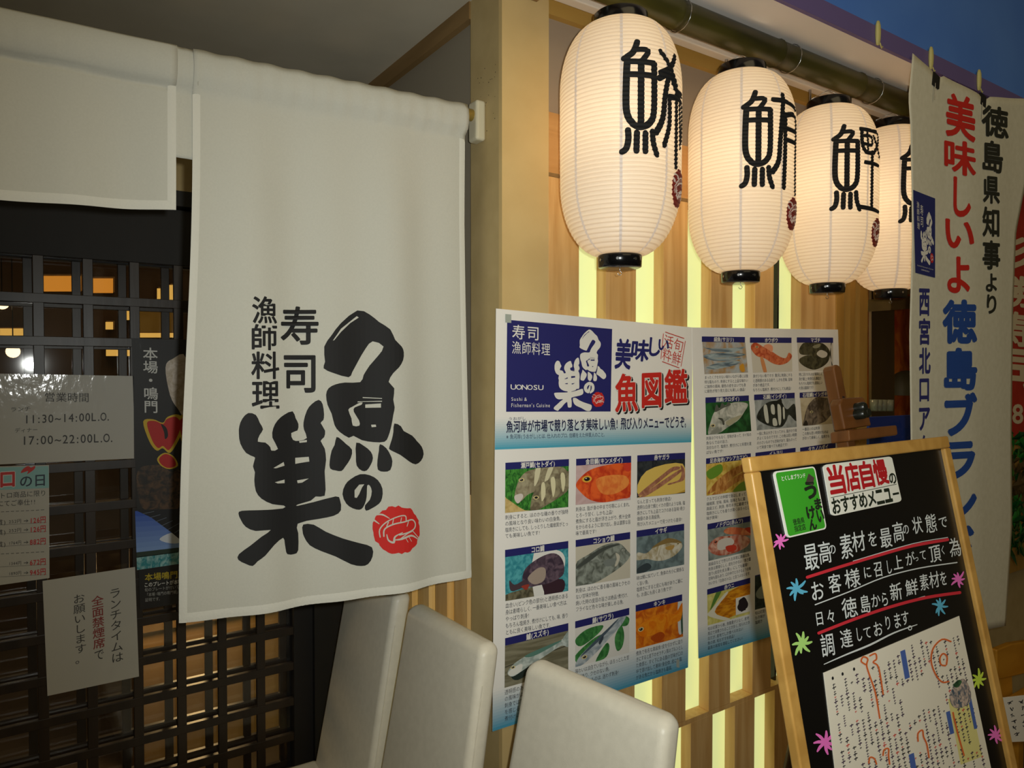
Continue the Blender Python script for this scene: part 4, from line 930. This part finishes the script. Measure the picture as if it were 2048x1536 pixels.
vln(mb, 'ランチタイムは', 217, 242, 222, 248, 1178, 1328, bold=.0); vln(mb, '全面禁煙席', 182, 207, 186, 211, 1194, 1300, C('8E3A36'), .012); vln(mb, 'で', 187, 208, 188, 210, 1300, 1324); vln(mb, 'お願いします。', 145, 170, 150, 175, 1190, 1330)
mb.build('sheet', t)
t, F, mb = sheet('wakame_poster', 'tall black poster with a bridge picture, half behind the long curtain', 'poster', ((263,676),(440,684),(446,1192),(280,1220)), LAMB)
vln(mb, '本場・鳴門', 285, 316, 287, 317, 694, 826, C('D8D8D4'), .012, 1)
for m, wd, lf in ((C('D8B428'), 9, .0008), (C('C0201C'), 0, .0014)):
    for lp in ([(294,846),(310,842),(326,848),(334,838),(352,834),(362,850),(352,878),(338,900),(326,892),(316,896),(304,880)], [(318,918),(330,908),(345,914),(352,930),(338,936),(324,930)], [(360,840),(392,836),(398,880),(380,905),(366,880)]):
        if wd: blob(mb, d_, m, [((p[0]-sum(q[0] for q in lp)/len(lp))*1.22+sum(q[0] for q in lp)/len(lp), (p[1]-sum(q[1] for q in lp)/len(lp))*1.16+sum(q[1] for q in lp)/len(lp)) for p in lp], lf)
        else: blob(mb, d_, m, lp, lf)
blob(mb, d_, C('0E0C0C'), [(322,848),(333,856),(336,872),(330,878),(328,864)], .0018)
blob(mb, d_, P_('shell','B8A890','D8CCC0'), [(331,735),(345,718),(372,716),(372,830),(356,818),(340,790)], .0008)
blob(mb, d_, P_('seaweed','1C1812','5A4028',(60,60,60)), [(276,940),(320,930),(345,945),(372,930),(372,1010),(300,1022),(278,1000)], .0006)
FQ = quad(dp, (270,1022), (420,1016), (424,1118), (274,1140)); grad(mb, FQ, (0,0), (.72,.72), '2450B8', '86A8E0', 8, .0007)
rect(mb, FQ, P_('straits','2A8A94','9CC8C8',(90,90,60)), 0,.78,1,1,.0009); rect(mb, FQ, C('24382C'), 0,.70,1,.79,.0009)
blob(mb, FQ, C('DDE4F0'), [(.3,.52),(.45,.42),(.6,.46),(.7,.56),(.5,.62)], .0011)
blob(mb, FQ, C('14161C'), [(.0,-.02),(1,.0),(1,.5),(.62,.62),(.45,.4),(.2,.12)], .0013, 0)
for k in range(7): stroke(mb, FQ, C('6A7484'), [(.1+k*.08,.05+k*.075),(.24+k*.08,.02+k*.06)], .008, .0016, 0)
ln(mb, '本場鳴門糸', 289, 1147, 372, 1139, 16, C('C8B020'), .01); ln(mb, 'このプレートが本物の', 288, 1165, 372, 1157, 10, WHITE, .01); ln(mb, '旬のプレートが付いている', 289, 1176, 372, 1168, 8, C('A8A8A4')); ln(mb, '「本場・鳴門の鳴門鯛」です', 290, 1186, 372, 1178, 8, C('A8A8A4')); ln(mb, '証明です。', 290, 1196, 322, 1193, 8, C('A8A8A4'))
mb.build('sheet', t)

# ------------------------------------------------------------------ CHAIRS
def make_chair(near_top, yaw, label, REC=.105):
    """cream high-back chair facing -X before its turn; near_top = world point of the near rear top corner"""
    HB, W0, W1, T = .955, .32, .365, .048
    c = Vector(near_top) + Vector((.018, -.008, 0)); R_ = Matrix.Rotation(yaw, 3, 'Z')
    base = Vector((c.x, c.y, 0)) + R_ @ Vector((0, W0/2, 0))
    t = thing('dining_chair', label, 'chair', base, 'cream chairs lined along the recess')
    G = lambda x, y, z: base + R_ @ Vector((x, y, z))
    mb = MB(); rows = []
    NZ = 16; RT = .021
    prof_ = [(k/NZ*(1-RT/(HB-.36)), 0) for k in range(NZ+1)] + [(1-RT/(HB-.36)*(1-math.sin(q*math.pi/12)), (RT-.001)*(1-math.cos(q*math.pi/12))) for q in range(1,7)]
    for s, inset in prof_:                                 # rounded slab, ring by ring
        z = .36 + (HB-.36)*s
        hw = (W1+(W0-W1)*s**.8)/2 - inset; xm = -REC*(1-s)
        ht = T/2 - inset; r = min(.017, ht*.9)
        ring = []
        for (qx, qy, a0) in ((ht-r,hw-r,0),(-ht+r,hw-r,90),(-ht+r,-hw+r,180),(ht-r,-hw+r,270)):
            for q in range(5):
                a = math.radians(a0+22.5*q); ring.append(G(xm-T/2+qx+r*math.cos(a), qy+r*math.sin(a), z))
        rows.append(ring+[ring[0]])
    mb.grid(rows, LEATHER); mb.add(rows[-1][:-1], [tuple(range(20))], LEATHER); mb.add(rows[0][:-1], [tuple(range(19,-1,-1))], LEATHER)
    bk = mb.build('backrest', t)
    for sg in (-1, 1):                                     # stitched seams down the edges of the front
        mb = MB(); pts = []
        for k in range(NZ-1):
            s = k/NZ; z = .36+(HB-.36)*s; hw = (W1+(W0-W1)*s**.8)/2; xm = -REC*(1-s)
            pts.append(G(xm-T/2-T/2+.012, sg*(hw-.001), z))
        mb.tube(pts, .0014, LEATHER, 6); mb.build('piping', bk)
    xs = -REC
    mb = MB(); mb.box((0,0,0),(1,1,1), LEATHER)
    mb.v = [G(xs-.46+.44*p.x, (-.195+.39*p.y),   .345+.075*p.z) for p in mb.v]
    mb.build('seat', t, bevel=.018)
    for lx in (xs-.43, xs-.055):
        for ly in (-.165, .165):
            mb = MB(); mb.tube([G(lx, ly, .35), G(lx+(.02 if lx > xs-.1 else -.01), ly*1.02, 0)], [.021,.015], LEGW, 8); mb.build('leg', t)
    return t
make_chair(Plane((0,0,.95),(0,0,1))(810,1188), math.radians(-1.5), 'cream high-back chair deepest in the recess, its top behind the curtain hem')
make_chair(Plane((0,0,.95),(0,0,1))(985,1291), math.radians(1.5), 'cream high-back chair in the middle of the row, beside the poster edge')
make_chair(Plane((0,0,.95),(0,0,1))(1346,1435), math.radians(8), 'cream high-back chair nearest the camera, covering the lower poster', .135)

# ------------------------------------------------------------------ CHALKBOARD ON EASEL
th_ = math.radians(12)
p0 = YP(.66)(1498, 914)
bn = Vector((0, -math.cos(th_), math.sin(th_)))
bpn = Plane(p0, bn)
E1, E2 = Vector((1,0,0)), Vector((0, -math.sin(th_), -math.cos(th_)))
TLc = bpn(1498,914); TRc = bpn(1897,873)
BWD = (TRc-TLc).dot(E1); BHT = .90
def BL(a, b, off=0.0): return TLc + E1*a + E2*b + bn*off
FRW = noisy('golden_frame_wood', 'B88C46', 'CCA056', (14,14,14), .35, dist=1.5)
cb = thing('chalkboard', 'wood framed blackboard with chalk lettering leaning on the brown easel', 'chalkboard', BL(BWD/2, BHT))
fw = .022
def bar(a0, b0, a1, b1, o0, o1, m):
    mb = MB(); mb.prism([BL(a0,b0,o0), BL(a0,b1,o0), BL(a1,b1,o0), BL(a1,b0,o0)], bn*(o1-o0), m); return mb
for q, nm in (((0,0,BWD,fw),'frame_top'),((0,BHT-fw,BWD,BHT),'frame_bottom'),((0,fw,fw,BHT-fw),'frame_side'),((BWD-fw,fw,BWD,BHT-fw),'frame_side')):
    bar(*q, -.016, 0, FRW).build(nm, cb, bevel=.003)
bar(fw-.004, fw-.004, BWD-fw+.004, BHT-fw+.004, -.012, -.008, mat('blackboard', '0B0A0A', .28)).build('board', cb)
bsurf = Plane(BL(0,0,-.008), bn); bd = direct(bsurf)
c1 = lambda x, y: (1480+x*568/1983, 860+y*440/1536)
c2 = lambda x, y: (1600+x*448/2048, 1200+y*336/1536)
CHALK = mat('white_chalk', 'D4DCE0', .8); PINKC = mat('pink_chalk','E870C8',.8); BLUEC = mat('blue_chalk','58B0D4',.8); GRNC = mat('green_chalk','A8D878',.8); LIMEC = mat('lime_chalk','C0DC48',.8); REDC = mat('red_chalk','CC2838',.7)
mb = MB()
TX = [('最',480,885,105,200),('高',578,855,92,165),('の',635,832,56,80),('素',727,812,90,185),('材',815,778,98,150),('を',915,760,70,120),('最',1005,752,86,150),('高',1092,712,80,150),('の',1150,692,48,80),('状',1227,664,74,125),('態',1322,652,82,140),('で',1408,642,66,92),
 ('お',527,1122,100,150),('客',650,1070,92,140),('様',772,1035,112,140),('に',880,992,60,95),('召',955,970,66,115),('し',1030,955,44,110),('上',1092,925,70,110),('が',1178,900,68,100),('っ',1226,895,34,50),('て',1270,872,50,80),('頂',1350,862,82,130),('く',1410,838,34,70),('為',1490,818,84,140),
 ('日',545,1315,66,105),('々',625,1300,66,110),('徳',752,1240,110,150),('島',862,1215,76,135),('か',937,1190,70,105),('ら',1000,1180,56,110),('新',1078,1128,88,130),('鮮',1188,1098,92,120),('素',1275,1062,64,120),('材',1345,1045,74,120),('を',1410,1035,54,110),
 ('調',598,1500,100,170),('達',730,1455,88,140),('し',820,1425,50,110),('て',880,1412,62,95),('お',952,1388,70,115),('り',1022,1345,52,110),('ま',1087,1330,58,120),('す',1142,1312,60,110),('。',1200,1345,90,110)]
for ch, x, y, w_, h_ in TX:
    sl = -.20*w_/2
    FQ = quad(bsurf, c1(x-w_/2, y-h_/2-sl), c1(x+w_/2, y-h_/2+sl), c1(x+w_/2+h_*.13, y+h_/2+sl), c1(x-w_/2+h_*.13, y+h_/2-sl))
    char(mb, FQ, ch, CHALK, 0,0,1,1, bold=.006, lift=.0006, res=4)
for pts, m, wd in (([(525,1220),(760,1130),(1000,1030),(1250,965),(1515,925)],CHALK,2.2),([(470,1028),(700,955),(950,880),(1200,810),(1450,765)],REDC,6),([(550,1418),(800,1320),(1050,1235),(1300,1170),(1535,1135)],REDC,6),([(790,915),(1200,795),(1450,750)],CHALK,1.4),([(900,1275),(1290,1160)],CHALK,1.2)):
    stroke(mb, bd, m, [c1(*p) for p in pts], wd, .0005 if m is CHALK else .0007)
stroke(mb, bd, CHALK, [c2(*p) for p in ((220,588),(420,500),(640,410),(860,300),(1070,225))], [1.5,3,4,3,1.5], .0006)
mb.build('chalk_lettering', cb)
def flower(px, py, r, m, seed, nm):
    rg = random.Random(seed); mb = MB(); n = 8
    for k in range(n):
        a = 2*math.pi*k/n + rg.uniform(-.25,.25); L = r*rg.uniform(.75,1.15)
        stroke(mb, bd, m, [(px+.12*r*math.cos(a), py+.12*r*math.sin(a)), (px+L*.6*math.cos(a+.1), py+L*.6*math.sin(a+.1)*1.15), (px+L*math.cos(a), py+L*math.sin(a)*1.15)], [r*.3,r*.3,r*.16], .0006, 3)
    o = mb.build('chalk_flower', cb); o['label'] = nm
for x, y, r, m, s_, nm in ((280,775,15,PINKC,1,'pink chalk flower at upper left'),(395,1110,19,BLUEC,2,'blue chalk flower at left'),(430,1490,21,GRNC,3,'pale green chalk flower at left'),(1525,1045,15,PINKC,4,'pink chalk flower at right'),(1395,1228,15,BLUEC,5,'blue chalk flower at right')):
    px, py = c1(x, y); flower(px, py, r, m, s_, nm)
for x, y, r, m, s_, nm in ((230,1300,21,PINKC,6,'pink chalk flower beside the menu sheet, left'),(1635,725,17,LIMEC,7,'lime chalk flower beside the menu sheet'),(1790,1240,16,PINKC,8,'pink chalk flower at lower right')):
    px, py = c2(x, y); flower(px, py, r, m, s_, nm)
# plates stuck on the board
gp = thing('green_plate', 'green rounded plate with dark characters at the board upper left', 'plate', bsurf(*c1(440,740)))
FG = quad(bsurf, c1(222,292), c1(512,254), c1(596,690), c1(318,756))
mb = MB(); W3 = C('ECEEE6',.3); GRN = C('3FA62C',.3)
v, f = fill([rrect(0,0,1,1,.07)]); put(mb, FG, v, f, W3, .0026)
lp = rrect(0,0,1,1,.07); mb.prism([FG(x, y, .0004) for x, y in lp], bn*.002, W3)
v, f = fill([rrect(.035,.022,.965,.978,.05)]); put(mb, FG, v, f, GRN, .0030)
line(mb, FG, 'とくしまブランド', W3, .13,.08,.72,.16, bold=.02, lift=.0034)
DG = C('1A2418')
for ch, a in zip('うまいけん', ((.62,.22,.92,.50),(.80,.50,.98,.68),(.80,.68,.98,.88),(.56,.60,.78,.80),(.56,.80,.76,.97))):
    char(mb, FG, ch, DG, *a, bold=.05, lift=.0034, tight=True)
blob(mb, FG, C('4A4038'), [(.70,.22),(.80,.10),(.92,.18),(.84,.30)], .0034, 0)
line(mb, FG, '徳島県', DG, .20,.74,.48,.84, bold=.012, lift=.0034); line(mb, FG, '指定店', DG, .20,.84,.48,.94, bold=.012, lift=.0034)
mb.build('plate', gp)
tp = thing('title_plate', 'white rounded plate with red and black brush title at the board top', 'plate', bsurf(*c1(870,560)))
FW = quad(bsurf, c1(570,245), c1(1050,184), c1(1122,498), c1(632,604))
mb = MB(); lp = rrect(0,0,1,1,.06); mb.prism([FW(x, y, .0004) for x, y in lp], bn*.0016, W3)
v, f = fill([lp]); put(mb, FW, v, f, W3, .0022)
DR = C('B41820')
for ch, a in zip('当店自慢', ((.03,.02,.25,.62),(.26,.02,.46,.60),(.47,.02,.66,.60),(.67,.02,.88,.58))): char(mb, FW, ch, DR, *a, bold=.035, lift=.0026, tight=True)
char(mb, FW, 'の', DG, .88,.36,.99,.60, bold=.03, lift=.0026, tight=True)
for ch, a in zip('おすすめメニュー', [(.02+.122*k,.66,.02+.122*k+.115,.97) for k in range(8)]): char(mb, FW, ch, DG, *a, bold=.03, lift=.0026, tight=(ch not in 'ー'))
stroke(mb, FW, DG, [(.03,.645),(.6,.63),(.97,.615)], .012, .0026)
mb.build('plate', tp)
ms = thing('menu_sheet', 'white printed menu sheet with orange scribbles stuck low on the blackboard', 'menu', bsurf(*c2(900,1500)))
Ma, Mb_ = c2(210,665), c2(1450,145)
FM = quad(bsurf, Ma, Mb_, (Mb_[0]+78, Mb_[1]+372), (Ma[0]+44, Ma[1]+372))
mb = MB(); mb.prism([FM(0,0,.0002), FM(0,1,.0002), FM(1,1,.0002), FM(1,0,.0002)], bn*.0008, C('E8E4D6',.5))
rect(mb, FM, C('DED890',.5), .78,.40,.95,.75,.0012)
rg = random.Random(11)
m3 = direct(Plane(BL(0,0,-.008), bn))
TK = [C('3C3A3C',.6), C('4A3A50',.6)]
for col in range(26):
    u = .05 + col*.036; v = rg.uniform(.04,.14)
    while v < .96:
        if rg.random() < .12 or (.46 < u < .72 and .24 < v < .40): v += rg.uniform(.03,.08); continue
        sz = rg.choice((.007,.009,.012)); m = C('C8564C',.6) if rg.random() < .08 else rg.choice(TK)
        stroke(mb, FM, m, [(u-sz*.7,v),(u+sz*.7,v-sz*.15)], sz*.5, .0014, 0); stroke(mb, FM, m, [(u+rg.uniform(-.3,.3)*sz,v-sz*.5),(u-.2*sz,v+sz*.7)], sz*.4, .0014, 0)
        v += sz*1.9
BLB = C('4A66B0',.5)
for a in ((.50,.055,.535,.21),(.93,.44,.955,.60),(.745,.46,.775,.58),(.44,.60,.475,.78)): rect(mb, FM, BLB, *a, .0018)
for pts in ([(1380,380),(1300,360),(1220,440),(1200,560),(1240,680),(1300,750),(1360,745)], [(1330,600),(1290,590),(1280,530),(1310,490),(1345,520),(1340,590)], [(600,590),(560,560),(580,520),(620,540),(610,600),(640,700),(690,850),(730,1080)], [(640,510),(690,490),(700,540),(670,570),(720,620),(760,860)], [(1400,1030),(1420,1130),(1460,1280),(1500,1420)], [(1080,1290),(1080,1220),(1120,1190),(1130,1250),(1160,1320),(1180,1440)], [(760,1420),(770,1370),(810,1360),(810,1420),(820,1500)], [(630,1490),(640,1440),(680,1450),(700,1500)]):
    stroke(mb, bd, C('D86A30',.6), [c2(*p) for p in pts], 3.2, .0022)
blob(mb, bd, P_('dish','46586A','C8B4A8',(120,120,120)), [c2(*p) for p in ((1370,880),(1420,770),(1500,720),(1560,830),(1550,940),(1450,990),(1390,960))], .0020)
blob(mb, bd, P_('dish2','1E3A26','3E6A44',(120,120,120)), [c2(*p) for p in ((1400,780),(1450,730),(1480,750),(1440,800))], .0023)
for x, y in ((300,715),(390,676),(495,632)): blob(mb, bd, BLK, [c2(x+10*math.cos(k), y+16*math.sin(k)) for k in range(6)], .0018)
mb.build('sheet', ms)
# easel behind and above
EW = noisy('easel_wood', '583414', '6A4220', (10,30,6), .3, dist=1.0)
ez = thing('easel', 'reddish brown wooden easel with black clamp knob behind the blackboard', 'easel', Vector((BL(BWD/2,0).x, .5, 0)))
z4 = lambda x, y: (1560+x*300/1440, 600+y*320/1536)
mp_ = Plane(BL(0,0,-.016), bn)
mb = MB(); mast_px = [(500,705),(515,650),(545,620),(590,622),(622,655),(640,760),(675,925),(780,1420),(640,1440)]
A = [mp_(*z4(*p)) for p in mast_px]
a0 = (A[0]-TLc).dot(E1); 
top = mp_(*z4(560,618)); 
amid = ((mp_(*z4(600,900))-TLc).dot(E1)); mw = .0115
bt = (top-TLc).dot(E2)
def capsule(a, hw, b0, b1):
    return [(a-hw,b1),(a-hw,b0+hw*.8)] + [(a-hw*math.cos(k*math.pi/8), b0+hw*.8-hw*.8*math.sin(k*math.pi/8)) for k in range(1,8)] + [(a+hw,b0+hw*.8),(a+hw,b1)]
mb.prism([BL(a,b,-.016) for a,b in capsule(amid, mw, bt, BHT+.1)], bn*-.022, EW); mb.build('mast', ez, bevel=.003)
mb = MB(); mb.prism([BL(amid+x,b,-.0155) for x,b in ((-.003,bt+.055),(.003,bt+.055),(.003,bt+.075),(-.003,bt+.075))], bn*.0006, mat('slot_dark','200C06',.6)); mb.build('slot', ez)
cl_ = Plane(BL(0,0,.004), bn)
mb = MB(); mb.slab(cl_, [z4(*p) for p in ((575,995),(600,940),(805,930),(825,975),(880,1205),(625,1245))], 0, -.02, EW); mb.build('clamp_block', ez, bevel=.003)
cl2 = Plane(BL(0,0,.012), bn)
mb = MB(); mb.slab(cl2, [z4(*p) for p in ((660,1245),(1125,1200),(1135,1295),(668,1355))], 0, -.034, EW); mb.build('clamp_bar', ez, bevel=.003)
mb = MB(); kc = cl2(*z4(785,1070)); 
for k in range(3):
    a = k*2*math.pi/3+.4; p = kc + E1*(.007*math.cos(a)) + E2*(.007*math.sin(a))
    mb.tube([p-bn*.008, p+bn*.006, p+bn*.009], [.0085,.0085,.006], mat('black_knob','14160F',.35), 14)
mb.build('knob', ez)
for sx in (-1, 1):
    mb = MB(); a = BL(amid+sx*.03, .35, -.05); b = Vector((a.x+sx*.22, BL(0,1.2,-.05).y-.05, 0))
    mb.tube([a, b], [.016,.016], EW, 8); mb.build('leg', ez)
mb = MB(); mb.tube([BL(amid,.12,-.05), Vector((BL(amid,0).x, .95, 0))], .016, EW, 8); mb.build('leg', ez)
mb = MB(); mb.prism([BL(-.02,BHT+.001,-.05), BL(BWD+.02,BHT+.001,-.05), BL(BWD+.02,BHT+.03,-.05), BL(-.02,BHT+.03,-.05)], bn*.07, EW); mb.build('ledge', ez)

# ------------------------------------------------------------------ BANNERS
YB = .968
bnp = YP(YB)
ban = thing('white_banner', 'tall white cloth banner with red, blue and black vertical lettering, clipped to the canopy edge', 'banner', bnp(1920, 1250))
LE = [(106,1824),(150,1820),(196,1815),(246,1819),(381,1822),(480,1823),(669,1817),(876,1820),(1100,1822),(1300,1824)]
RE = [(196,2075),(321,2060),(464,2034),(620,2028),(863,2025),(1053,2026),(1290,2010),(1330,2008)]
def interp(T, y):
    if y <= T[0][0]: return T[0][1]
    for (a, x0), (b, x1) in zip(T, T[1:]):
        if y <= b: return x0+(x1-x0)*(y-a)/(b-a)
    return T[-1][1]
TOPE = [(1815,100),(1824,107),(1862,138),(1876,158),(1888,151),(1955,188),(1966,203),(1978,194),(2048,197),(2080,198)]
BOT = [(1815,1330),(1960,1262),(2012,1252),(2080,1250)]
def topy(x): return interp([(a, b) for a, b in TOPE], x)
def boty(x): return interp([(a, b) for a, b in BOT], x)
def bfold(p): return .0025*math.sin(p.x*14+1)+.0006*math.sin(p.x*33+p.z*2)
mb = MB(); rows = []; NV, NU = 70, 48
for i in range(NV+1):
    v = i/NV; row = []
    for j in range(NU+1):
        u = j/NU
        y = 100+v*1230
        for _ in range(3):
            x = interp(LE, y)+(interp(RE, y)-interp(LE, y))*u; y = topy(x)+(boty(x)-topy(x))*v
        p = bnp(x, y); p.y -= bfold(p); row.append(p)
    rows.append(row)
mb.grid(rows, PVC); mb.build('cloth', ban, solid=.0008)
def BF(x, y, off=0.0):
    p = bnp(x, y); p.y -= bfold(p) + off + .0014; return p
mb = MB()
BR, BBL, BKN = C('CC2418',.7), C('1E4A9C',.7), C('26281E',.7)
def bch(ch, x0, y0, x1, y1, m, bold, sl=.18):
    d = (x1-x0)*sl/2*(700-(y0+y1)/2)/560
    FQ = lambda u, v, o: BF(x0+(x1-x0)*u, y0+(y1-y0)*v + (2*u-1)*d, o)
    char(mb, FQ, ch, m, 0,0,1,1, bold=bold, lift=.0006, res=4, tight=True)
for ch, a in zip('美味しいよ', ((1892,190,1948,279),(1889,281,1949,350),(1907,355,1939,435),(1891,440,1945,498),(1895,513,1937,587))): bch(ch, *a, BR, .028, .35)
for ch, a in zip('徳島ブランド', ((1885,599,1951,688),(1888,695,1951,781),(1889,785,1951,872),(1889,883,1947,959),(1889,975,1950,1045),(1890,1052,1945,1130))): bch(ch, *a, BBL, .042)
o = mb.build('lettering', ban); o['label'] = 'red and blue middle column of characters'; mb = MB()
for ch, a in zip('徳島県知事より', ((1960,213,2018,276),(1962,282,2005,346),(1963,353,1998,408),(1962,414,1997,475),(1962,481,1999,540),(1969,547,1992,584),(1971,589,1991,628))): bch(ch, *a, BKN, .03)
o = mb.build('lettering', ban); o['label'] = 'black right column of characters'; mb = MB()
NV2 = C('2A2C72',.7)
for ch, a in zip('西宮北口アク', ((1837,577,1859,632),(1837,636,1860,690),(1837,695,1861,748),(1838,757,1858,803),(1837,815,1860,861),(1838,870,1858,915))): bch(ch, *a, NV2, .03)
o = mb.build('lettering', ban); o['label'] = 'navy left column of characters'
mb = MB(); FB = lambda u, v, o: BF(1824+46*u+(5*v*(1-u)), 380+17*u+(165.6-7*u)*v, o)
for k in range(12): rect(mb, FB, C('22286A',.7), k/12,0,(k+1)/12,1,.0006)
logo_on(mb, FB, WHITE, (.30,.20,.93,.86), .0010)
line(mb, FB, '寿司', WHITE, .30,.14,.45,.42, vertical=True, lift=.001); line(mb, FB, '漁師料理', WHITE, .14,.12,.27,.46, vertical=True, lift=.001)
line(mb, FB, "Sushi & Fisherman's Cuisine", WHITE, .1,.89,.9,.915, lift=.001); line(mb, FB, 'UONOSU', WHITE, .3,.93,.7,.955, lift=.001)
o = mb.build('logo_panel', ban); o['label'] = 'navy panel with white brush logo'
for px, py in ((1872,160),(1966,200)):
    mb = MB(); p = bnp(px, py, .003)
    mb.prism([p+Vector(q) for q in ((-.016,0,-.014),(.018,0,-.02),(.022,0,.012),(-.010,0,.02))], (0,.006,0), mat('black_loop','15130F',.7)); mb.build('loop', ban)
    mb = MB(); mb.tube([p+Vector((-.006,-.001,-.01)), p+Vector((-.010,-.003,-.03)), p+Vector((-.012,-.003,-.055))], .0013, METAL, 6); mb.build('pin', ban)
for px, py, lb in ((1756,66,'pale yellow plastic clip on the canopy edge, left of the banner'),(1862,116,'pale yellow plastic clip above the banner left corner'),(1958,160,'pale yellow plastic clip above the banner middle')):
    q = YP(.972); c = q(px, py); t = thing('banner_clip', lb, 'clip', c, 'clips on the canopy edge')
    mb = MB(); mb.lathe([(.001,-.030),(.006,-.028),(.0085,-.015),(.0095,0),(.0085,.018),(.005,.028),(.001,.030)], c, mat('clip_plastic','C8C07C',.4), 14)
    mb.v = [Vector((p.x, c.y+(p.y-c.y)*.6, p.z)) for p in mb.v]; mb.build('body', t)
    mb = MB(); mb.tube([c+Vector((.004,-.003,-.024)), c+Vector((.010,-.004,-.036)), c+Vector((.016,-.003,-.030))], .0016, mat('clip_plastic','C8C07C',.4), 6); mb.build('jaw', t)

rb = YP(1.2)
rd = thing('red_banner', 'red cloth banner with white lettering at the right edge behind the white banner', 'banner', rb(2040, 880))
mb = MB(); RC = P_('redcloth','A8241C','B42C22',(20,20,20),.3)
mb.slab(rb, [(1985,320),(2190,330),(2190,890),(1985,872)], -.002, 0, RC)
RD = direct(rb)
for ch, a in zip('彡勝寿司', ((2000,470,2062,540),(1995,548,2066,612),(2000,620,2064,690),(2000,695,2070,775))):
    FQ = quad(rb, (a[0],a[1]), (a[2],a[1]+6), (a[2],a[3]+6), (a[0],a[3])); char(mb, FQ, ch, C('D8C8A8',.7), 0,0,1,1, bold=.03, lift=.001, tight=True)
FQ = quad(rb, (2024,808), (2046,808), (2046,848), (2024,848)); char(mb, FQ, '8', C('D8C8A8',.7), 0,0,1,1, bold=.02, lift=.001, tight=True)
mb.build('cloth', rd)
iv = thing('artificial_ivy', 'glossy dark green foliage below the red banner at the right edge', 'plant', YP(1.15)(2040, 1090))
mb = MB(); rg = random.Random(4); LV = [mat('ivy_dark','14401A',.22), mat('ivy_mid','236A26',.25), mat('ivy_brown','4A3A1C',.4)]
for k in range(420):
    px, py = rg.uniform(2000,2120), rg.uniform(865,1095)
    m = LV[2] if 925 < py < 1005 and rg.random() < .8 else rg.choice(LV[:2])
    p = YP(1.10+rg.uniform(-.04,.03))(px, py); a = rg.uniform(0, 6.28); L = rg.uniform(.04,.075)
    e = Vector((math.cos(a), rg.uniform(-.6,.2), math.sin(a)-.3)).normalized(); s_ = e.cross(Vector((0,1,.3))).normalized()
    mb.add([p, p+e*L*.5+s_*L*.28, p+e*L, p+e*L*.5-s_*L*.28, p+e*L*.5+Vector((0,-.006,0))], [(0,1,4),(1,2,4),(2,3,4),(3,0,4)], m)
mb.build('foliage', iv)
mb = MB(); p = YP(1.13)(2060, 1000); mb.tube([p+Vector((0,0,-.5)), p+Vector((.02,0,.15))], .006, LV[2], 6); mb.build('stem', iv)
WG = noisy('golden_chair_wood', 'B07A20', 'C08A2C', (6,6,20), .4)
wc = thing('wooden_chair', 'golden wooden chair with curved top rail at the right edge behind the blackboard', 'chair', Vector((YP(1.0)(2040,1300).x, 1.0, 0)))
cp = YP(1.0)
mb = MB(); mb.slab(cp, [(1980,1296),(2010,1284),(2050,1278),(2130,1274),(2130,1330),(2050,1340),(1980,1356)], -.02, 0, WG); mb.build('top_rail', wc, bevel=.004)
for a, b in ((1990,2012),(2052,2066),(2096,2110)):
    mb = MB(); mb.slab(cp, [(a,1340),(b,1338),(b+6,1480),(a+6,1480)], -.02, -.004, WG); mb.build('slat', wc)
q = cp(2010,1400); 
mb = MB(); mb.box((q.x-.02, .62, .43), (q.x+.40, 1.0, .46), WG); mb.build('seat', wc, bevel=.006)
for lx in (0, .36):
    for ly in (.64, .96):
        mb = MB(); mb.box((q.x+lx, ly, 0), (q.x+lx+.035, ly+.035, .43), WG); mb.build('leg', wc)
cs_ = Plane(cp.p+Vector((0,-.40,0)), (0,-1,0))
wn = thing('menu_card', 'white handwritten card with black writing resting on the golden wooden chair', 'card', cs_(2040,1480))
mb = MB(); FQ = quad(cs_, (2005,1396), (2110,1384), (2118,1480), (2024,1484))
mb.prism([FQ(0,0), FQ(0,1), FQ(1,1), FQ(1,0)], (0,.002,0), C('D8D4CC'))
rg = random.Random(9)
for u in (.12,.32,.52,.72,.9):
    for k in range(6):
        v = .12+k*.14
        for _ in range(3): stroke(mb, FQ, BLK, [(u+rg.uniform(-.05,.05), v+rg.uniform(-.04,.04)), (u+rg.uniform(-.05,.05), v+rg.uniform(-.04,.04))], .015, .0005, 0)
mb.build('card', wn)
